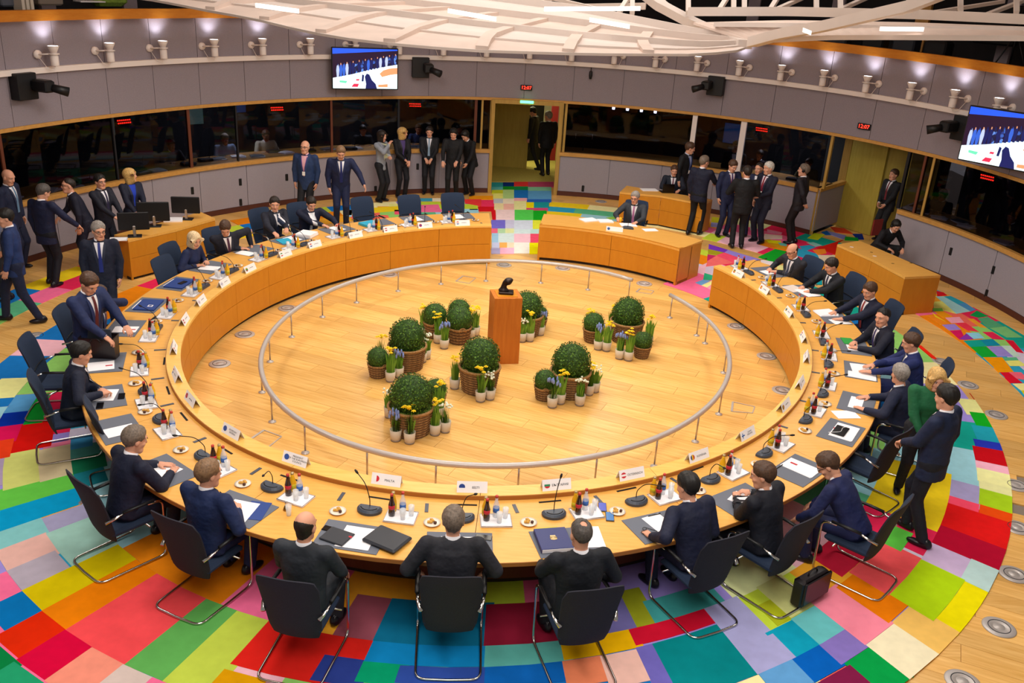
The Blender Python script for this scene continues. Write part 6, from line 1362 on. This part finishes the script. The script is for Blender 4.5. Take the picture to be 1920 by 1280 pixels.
build_screen(1886, 262, 'right wall screen showing the hall crowd, cut by the picture edge', .25, 3.0, 1.55, .98, R(0))
# clocks
def wallbox(name, px, py, z, w_, h_, d_, label, cat, m, extra=None, group=None):
    a, z = whit(px, py); p = wp(a, -.002, z); t = empty(name, p, a-PI/2, label, cat, group); MB().bevbox((0, -d_/2, 0), (w_, d_, h_), .01, m).build('case', t)
    if extra: extra(t)
    return t
def digits(t):
    me = text_mesh('12:07', .12, 'led_red'); link('digits', me, t, M4=Matrix.Translation((0, -.063, 0))@Matrix.Rotation(PI/2, 4, 'X'))
wallbox('wall_clock', 987, 164, 2.77, .30, .13, .06, 'red digital wall clock above the back door', 'clock', 'black', digits)
wallbox('wall_clock', 1622, 237, 2.75, .30, .13, .06, 'red digital wall clock above the right door', 'clock', 'black', digits)
# booth LED boards
for x, y, l in ((232, 221, 'red lit booth display, farthest left'), (519, 197, 'red lit booth display left of the left screen'), (778, 190, 'red lit booth display right of the left screen'), (1428, 236, 'red lit booth display above the right group'), (1851, 326, 'red lit booth display in the far right booth')):
    a, z = whit(x, y+7, .22); p = wp(a, .22, z); t = empty('led_display', p, a-PI/2, l, 'display', 'red booth displays'); MB().bevbox((0, .03, 0), (.34, .05, .16), .01, 'black').build('case', t)
    b = MB()
    for r_ in range(2):
        for k in range(7): b.box((-.13+.043*k+.01*(r_), -.002, .03-.055*r_), (.03, .006, .028), 'led_red')
    b.build('digits', t)
# cameras / projector spots on the wall
def wallcam(px, py, z, label, k=1.0, dirx=1):
    t = wallbox('wall_camera', px, py, z, .42*k, .48*k, .22, label, 'camera', 'black'); MB().bevbox((dirx*.16, -.40, .02), (.22*k, .36, .22*k), .03, 'black').build('camera_body', t); MB().tube([(dirx*.2, -.55, .0), (dirx*.42, -.70, -.08)], [.07*k, .09*k], 'black', 12).build('lens', t); MB().tube([(dirx*.1, -.2, 0), (dirx*.16, -.3, .02)], .04, 'mic_grey', 8).build('arm', t)
wallcam(34, 160, 3.0, 'black remote camera on the wall at far left', .95); wallcam(787, 125, 3.15, 'black remote camera right of the left screen', 1.0); wallcam(1345, 160, 2.95, 'black remote camera on the wall above the right group', .95, -1); wallcam(1815, 240, 2.75, 'black remote camera left of the right screen', 1.0, -1)
p = wp(whit(1110, 120)[0], -.08, 3.34); t = empty('hanging_microphone', p, 0, 'small black device hanging below the white wall rail', 'microphone'); MB().tube([(0, 0, .0), (0, 0, -.12)], .012, 'black', 6).build('cord', t); MB().lathe([(.03, -.28), (.045, -.2), (.04, -.1), (.02, -.08)], 10, 'black').build('body', t)
# wall outlets on lower wall
for x, y, z in ((360, 357, .62), (451, 379, .35), (450, 341, .72), (537, 332, .65), (704, 354, .22), (783, 312, .75), (1093, 353, .25), (1784, 471, .75), (1863, 506, .75), (1850, 550, .3)):
    wallbox('wall_socket', x, y, z, .07, .16, .012, 'dark wall socket ' + {360: 'right of the monitors desk', 451: 'low, left of the standing older person', 450: 'left of the standing older person, upper', 537: 'beside the standing older person', 704: 'low, left of the pale grey jacket', 783: 'behind the dark back left group', 1093: 'behind the tripod', 1784: 'on the right wall, upper left', 1863: 'on the right wall, upper right', 1850: 'low on the right wall'}[x], 'socket', 'black', None, 'dark wall sockets')
# tripod stand
p = at(1086, 362, 0); t = empty('tripod_stand', (p.x, p.y, .012), 0, 'tall black tripod stand before the grey wall right of the doorway', 'stand')
MB().tube([(0, 0, .12), (0, 0, 1.45)], .014, 'black', 8).build('pole', t)
for k in range(3): a = R(200+120*k); MB().tube([(0, 0, .62), (.40*math.cos(a), .40*math.sin(a), .0)], .012, 'black', 6).build('leg', t); MB().tube([(0, 0, .2), (.24*math.cos(a), .24*math.sin(a), .25)], .008, 'black', 6).build('brace', t)
MB().tube([(-.22, 0, 1.5), (.22, 0, 1.5)], .012, 'black', 6).bevbox((0, 0, 1.48), (.12, .08, .1), .02, 'black').tube([(-.22, 0, 1.45), (-.22, 0, 1.58)], .01, 'steel', 6).tube([(.22, 0, 1.45), (.22, 0, 1.58)], .01, 'steel', 6).build('head', t)
# monitors on left side desk
def monitor(px, py, rz, label, w_=.52, h_=.32, back=True):
    p = at(px, py, .75); t = empty('monitor', (p.x, p.y, .75), rz, label, 'monitor'); MB().bevbox((0, 0, .28), (w_, .04, h_), .01, 'black').build('screen_case', t); MB().bevbox((0, -.01, .10), (.05, .04, .2), .01, 'mic_grey' if not back else 'steel').build('neck', t); MB().bevbox((0, 0, .008), (.24, .18, .016), .006, 'black').build('base', t)
monitor(253, 443, R(20), 'black monitor nearest the camera on the left side desk'); monitor(290, 424, R(16), 'black monitor with silver neck in the middle of the left side desk', .56, .36); monitor(350, 411, R(8), 'black monitor at the right end of the left side desk')
item('paper_stack', 325, 413, .751, .3, 'white paper pile between the black monitors', 'paper', fb(.34, .26, .03, 'paper'))
item('drinks_tray', 222, 449, .751, .3, 'tray with bottles left of the black monitors', 'tray', lambda t: (link('tray_plate', tray_me, t)))
item('paper_stack', 1217, 356, .751, .2, 'white papers on the side desk left of the laptop', 'paper', fb(.4, .25, .01, 'paper'))
item('laptop', 1252, 362, .751, R(12), 'small black laptop before the seated person at the side desk', 'laptop', lambda t: (MB().bevbox((0, .1, .012), (.30, .2, .02), .005, 'black').build('keyboard_half', t), MB().bevbox((0, -.02, .12), (.30, .015, .21), .005, 'black_gloss').build('screen_half', t)))
for x, y, l in ((1597, 463, 'white switch plate at the left end of the empty side desk'), (1640, 480, 'white switch plate in the middle of the empty side desk')):
    item('desk_plate', x, y, .751, -.5, l, 'switch plate', fb(.07, .03, .004, 'paper'))
for x, y, l in ((1634, 473, 'rear left'), (1662, 472, 'rear middle'), (1674, 494, 'front right'), (1708, 493, 'rear right')):
    item('cable_slot', x, y, .751, -.4, 'dark cable slot on the empty side desk, '+l, 'cable slot', fb(.05, .02, .004, 'booth_dark'))
# things on the booth counters
rg = random.Random(9)
CP = sorted([(30, 372), (75, 352), (110, 343), (150, 332), (250, 315), (272, 312), (395, 292), (430, 286), (462, 282), (520, 276), (600, 268), (650, 262), (775, 266), (860, 262), (1400, 318), (1725, 390), (1742, 396), (1790, 405), (1840, 422), (1895, 455), (1812, 415)])
for k, (x, y) in enumerate(CP):
    a = ang_px(x, y, ZC); p = wp(a, rg.uniform(.18, .5), ZC); t = empty('paper_stack', (p.x, p.y, ZC), a+rg.uniform(-.5, .5), 'papers on the booth counter, '+ORD[k]+' pile from the left', 'paper', 'papers on the booth counters')
    MB().box((0, 0, .01), (.22, .32, .02), 'paper').build('sheet', t); MB().box((.02, .03, .028), (.21, .30, .014), 'paper' if k % 2 else 'mat_grey', rz=.3).build('sheet', t)
for k, (x, y) in enumerate([(90, 345), (133, 335), (230, 310), (330, 300), (372, 296), (500, 278), (560, 270), (640, 264), (700, 262), (800, 260), (1440, 322), (1500, 332), (1760, 395), (1870, 440)]):
    a = ang_px(x, y, ZC); p = wp(a, rg.uniform(.25, .6), ZC); t = empty('booth_console', (p.x, p.y, ZC), a-PI/2, 'dark console with microphone on the booth counter, '+ORD[k]+' from the left', 'console', 'booth consoles'); MB().bevbox((0, 0, .03), (.3, .2, .06), .01, 'dark_grey').build('box', t); MB().tube([(.1, 0, .05), (.1, -.03, .25), (.08, -.1, .33)], .006, 'black', 5).build('gooseneck', t); MB().box((-.05, -.102, .035), (.12, .004, .03), 'mic_grey').build('panel', t)
mat('dim_screen', '#2a5a9a', .3, emit=.35); mat('dim_screen2', '#7fa8a0', .3, emit=.3)
for x, y, z, w_, h_, m, l in ((366, 215, 1.95, .36, .42, 'dim_screen2', 'dim booth screen left of the pale blue shirt'), (450, 203, 2.15, .26, .18, 'dim_screen', 'dim booth screen above the cream top'), (1372, 250, 1.9, .40, .5, 'dim_screen', 'dim blue booth screen between the pale pillars'), (210, 235, 2.0, .08, .4, 'dim_screen2', 'narrow pale strip light in the left booth')):
    a, z = whit(x, y, .9); p = wp(a, .9, z); t = empty('booth_screen', p, a-PI/2, l, 'screen'); MB().bevbox((0, .02, 0), (w_+.04, .03, h_+.04), .008, 'black').build('frame', t); MB().box((0, 0, 0), (w_, .006, h_), m).build('panel', t)
mat('truss_light', '#3a4a90', .4, emit=.25)
for k in range(8):
    x = 1098+k*26; a = whit(x, 200+k*2.2, .25)[0]; p = wp(a, .3, 2.33); t = tag(MB().lathe([(0, -.03), (.035, -.03), (.04, .03), (0, .03)], 10, 'lamp_glow' if 1 < k < 6 else 'mic_grey').build('booth_downlight', None, p), 'tiny booth ceiling downlight right of the doorway, '+ORD[k]+' from the left', 'lamp', 'tiny booth downlights')

# gallery clutter above the ledge
def glr(px, py, z, d, fn, name, label, cat):
    a = whit(px, py, d)[0]; p = wp(a, d, ZL-.1); t = empty(name, p, a-PI/2, label, cat); fn(t); return t
glr(14, 12, 4.5, 1.2, lambda t: MB().bevbox((0, 0, .45), (.5, .4, .4), .03, 'mat_grey').build('case', t), 'equipment_case', 'grey equipment case on the gallery at far left', 'case')
glr(35, 10, 4.5, .9, lambda t: [MB().box((.09*k, 0, .45), (.06, .25, .5), 'porcelain').build('file', t) for k in range(3)], 'files', 'row of pale upright files on the gallery', 'files')
glr(88, 8, 4.5, 1.0, lambda t: MB().bevbox((0, 0, .5), (.5, .3, .45), .03, 'pot_base').build('bag', t), 'cloth_bag', 'beige bag on the gallery, left', 'bag')
glr(203, 6, 4.5, 1.0, lambda t: (MB().bevbox((0, 0, .5), (.7, .3, .5), .08, 'moss').build('sack', t), MB().box((-.5, -.2, .35), (.5, .3, .02), 'paper').build('sheet', t)), 'green_sack', 'yellow green cloth and white sheet on the gallery', 'cloth')
glr(1860, 100, 4.5, 1.6, lambda t: (MB().bevbox((0, 0, .9), (.9, .3, .8), .04, 'booth_dark').build('cabinet', t)), 'equipment_cabinet', 'black cabinet on the right gallery', 'cabinet')
glr(1900, 95, 4.5, 1.2, lambda t: (MB().tube([(0, 0, 0), (0, 0, 1.3)], .02, 'black', 6).build('pole', t), [MB().tube([(0, 0, .8), (.4*math.cos(a), .4*math.sin(a), 0)], .015, 'black', 6).build('leg', t) for a in (0, 2.1, 4.2)]), 'tripod_stand', 'black tripod on the right gallery', 'stand')
for k, x in enumerate((1570, 1640, 1700, 1760)):
    glr(x, 88, 4.5, .9, lambda t: MB().bevbox((0, 0, .25), (.5, .4, .5), .05, 'black' if k % 2 else 'dark_grey').build('seat_back', t), 'gallery_chair', 'dark chair back on the right gallery, '+['leftmost', 'second from left', 'third from left', 'fourth from left'][k], 'chair')

# ================= canopy =================
CN = empty('ceiling_canopy', (0, 0, 0), label='white lattice lighting canopy hanging over the hall', cat='canopy')
def poly(pts, D):
    n = len(pts); D0, D1 = (D[0], D[-1]) if isinstance(D, tuple) else (D, D)
    return [at_d(x, y, (D0+(D1-D0)*k/max(1, n-1)) if len(D if isinstance(D, tuple) else ()) < 3 else np.interp(k/(n-1), [0, .6, 1], D)) for k, (x, y) in enumerate(pts)]
def resamp(P, n):
    P = [Vector(p) for p in P]; L = [0]
    for a, b in zip(P[:-1], P[1:]): L.append(L[-1]+(b-a).length)
    out = []
    for k in range(n+1):
        t = L[-1]*k/n; i = max(j for j in range(len(L)) if L[j] <= t+1e-9); i = min(i, len(P)-2); out.append(P[i].lerp(P[i+1], (t-L[i])/max(1e-9, L[i+1]-L[i])))
    return out
def ribbon(nm, A, B, m, th=.03, n=24, parent=CN):
    A, B = resamp(A, n), resamp(B, n); vs = []
    for a, b in zip(A, B): vs += [a, b, b+Vector((0, 0, th)), a+Vector((0, 0, th))]
    fs = [(4*i+j, 4*i+(j+1) % 4, 4*i+4+(j+1) % 4, 4*i+4+j) for i in range(n) for j in range(4)]+[(3, 2, 1, 0), (4*n, 4*n+1, 4*n+2, 4*n+3)]
    return MB().add([tuple(v) for v in vs], fs, m).build(nm, parent)
def girder(nm, P, w_, h_, m='canopy_white', n=20):
    P = resamp(P, n); b = MB(); vs = []
    for i, p in enumerate(P):
        t = (P[min(n, i+1)]-P[max(0, i-1)]).normalized(); x = t.cross(Vector((0, 0, 1))).normalized()
        for sx, sz in ((-1, 0), (1, 0), (1, 1), (-1, 1)): vs.append(tuple(p+x*w_/2*sx+Vector((0, 0, h_*sz))))
    fs = [(4*i+j, 4*i+(j+1) % 4, 4*i+4+(j+1) % 4, 4*i+4+j) for i in range(n) for j in range(4)]+[(3, 2, 1, 0), (4*n, 4*n+1, 4*n+2, 4*n+3)]
    return b.add(vs, fs, m).build(nm, CN)
C0 = poly([(180, -12), (300, 4), (400, 24), (480, 38), (560, 58), (640, 74), (760, 88), (900, 98), (1100, 104), (1300, 105), (1372, 99), (1392, 92)], (13, 10, 12.5))
C1 = poly([(230, -14), (330, 0), (480, 18), (640, 42), (760, 60), (900, 76), (1100, 93), (1250, 98), (1330, 97), (1394, 90)], (13.3, 10.7, 12.6))
C2 = poly([(330, -16), (460, -2), (560, 12), (700, 28), (900, 54), (1100, 76), (1250, 88), (1330, 92), (1397, 88)], (13.6, 11.5, 12.7))
C3 = poly([(520, -16), (620, -2), (760, 12), (900, 28), (1050, 46), (1200, 66), (1300, 78), (1400, 86)], (13.9, 12.4, 12.8))
C4 = poly([(760, -16), (860, -4), (960, 9), (1100, 28), (1200, 48), (1300, 68), (1402, 84)], (14.2, 13.2, 12.9))
ribbon('skin_panel', C0, C1, 'canopy_skin'); ribbon('skin_panel', C1, C2, 'canopy_white'); ribbon('skin_panel', C2, C3, 'canopy_skin'); ribbon('skin_panel', C3, C4, 'canopy_white')
for P, hh in ((C0, .03), (C1, .05), (C2, .10), (C3, .11), (C4, .12)): girder('ring_beam', P, .08, hh)
for k in range(1, 9):
    a, b, c, d = (resamp(q, 10)[k] for q in (C0, C1, C2, C3)); girder('spoke', [a, b+Vector((0, 0, .02)), c, d], .14, .07, 'canopy_skin', 6)
for P, w_, h_, z in (([(1205, -8), (1240, 20), (1300, 52), (1360, 78), (1396, 92)], .22, .12, (14.5, 12.5)), ([(1790, -10), (1700, 24), (1620, 42), (1540, 60), (1470, 72), (1410, 88)], .26, .13, (10.5, 12.5))):
    girder('main_rib', poly(P, z), w_, h_)
for P, z, h_ in (([(960, 22), (1210, 18)], (14.5, 14), .10), ([(1290, 30), (1480, 30), (1720, 36), (1930, 46)], (13.2, 11.5), .12), ([(1340, 50), (1500, 52), (1700, 58), (1930, 60)], (12.8, 11), .06), ([(1420, 80), (1560, 75), (1700, 75), (1930, 77)], (12.5, 10.5), .06), ([(1150, -6), (1500, -4), (1930, -2)], (15, 13), .05)):
    girder('cross_beam', poly(P, z), .10, h_)
ribbon('skin_panel', poly([(1300, 46), (1480, 42), (1700, 46), (1930, 55)], (13, 11.2)), poly([(1410, 82), (1560, 75), (1700, 75), (1930, 77)], (12.5, 10.5)), 'canopy_skin')
for k, x in enumerate((1160, 1185, 1290, 1345, 1375, 1395, 1440, 1530, 1575, 1690, 1800, 1905)):
    girder('strut', [at_d(x, 28, 13.4), at_d(x+(25 if k % 3 == 0 else 0), -12, 13.6)], .07, .06, n=2)
for a, b in (((1440, 28), (1520, -8)), ((1560, 28), (1640, -8)), ((1830, 38), (1940, -4)), ((1740, 28), (1880, 6)), ((1120, 20), (1000, -8)), ((980, 18), (1060, -8))):
    girder('brace', [at_d(*a, 13.5), at_d(*b, 14.5)], .07, .05, n=2)

mat('glow_highlight', '#fff6ee', emit=1.2)  # glowing ribbons imitate bright highlights on lit canopy faces, not lamps
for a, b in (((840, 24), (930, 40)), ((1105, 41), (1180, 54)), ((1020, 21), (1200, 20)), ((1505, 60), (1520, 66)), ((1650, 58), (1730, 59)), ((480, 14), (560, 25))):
    girder('glow_highlight', [at_d(*a, 11.2), at_d(*b, 11.2)], .05, .05, 'glow_highlight', n=2)

for x in (440, 690, 1460):
    a = whit(x, 230, 1.0)[0]; q = wp(a, 1.1, ZB+.05); area('booth_fill_light', q, (0, 0, 0), .5, 34, (.9, .95, 1.0))  # fill light added inside the booths so the figures show
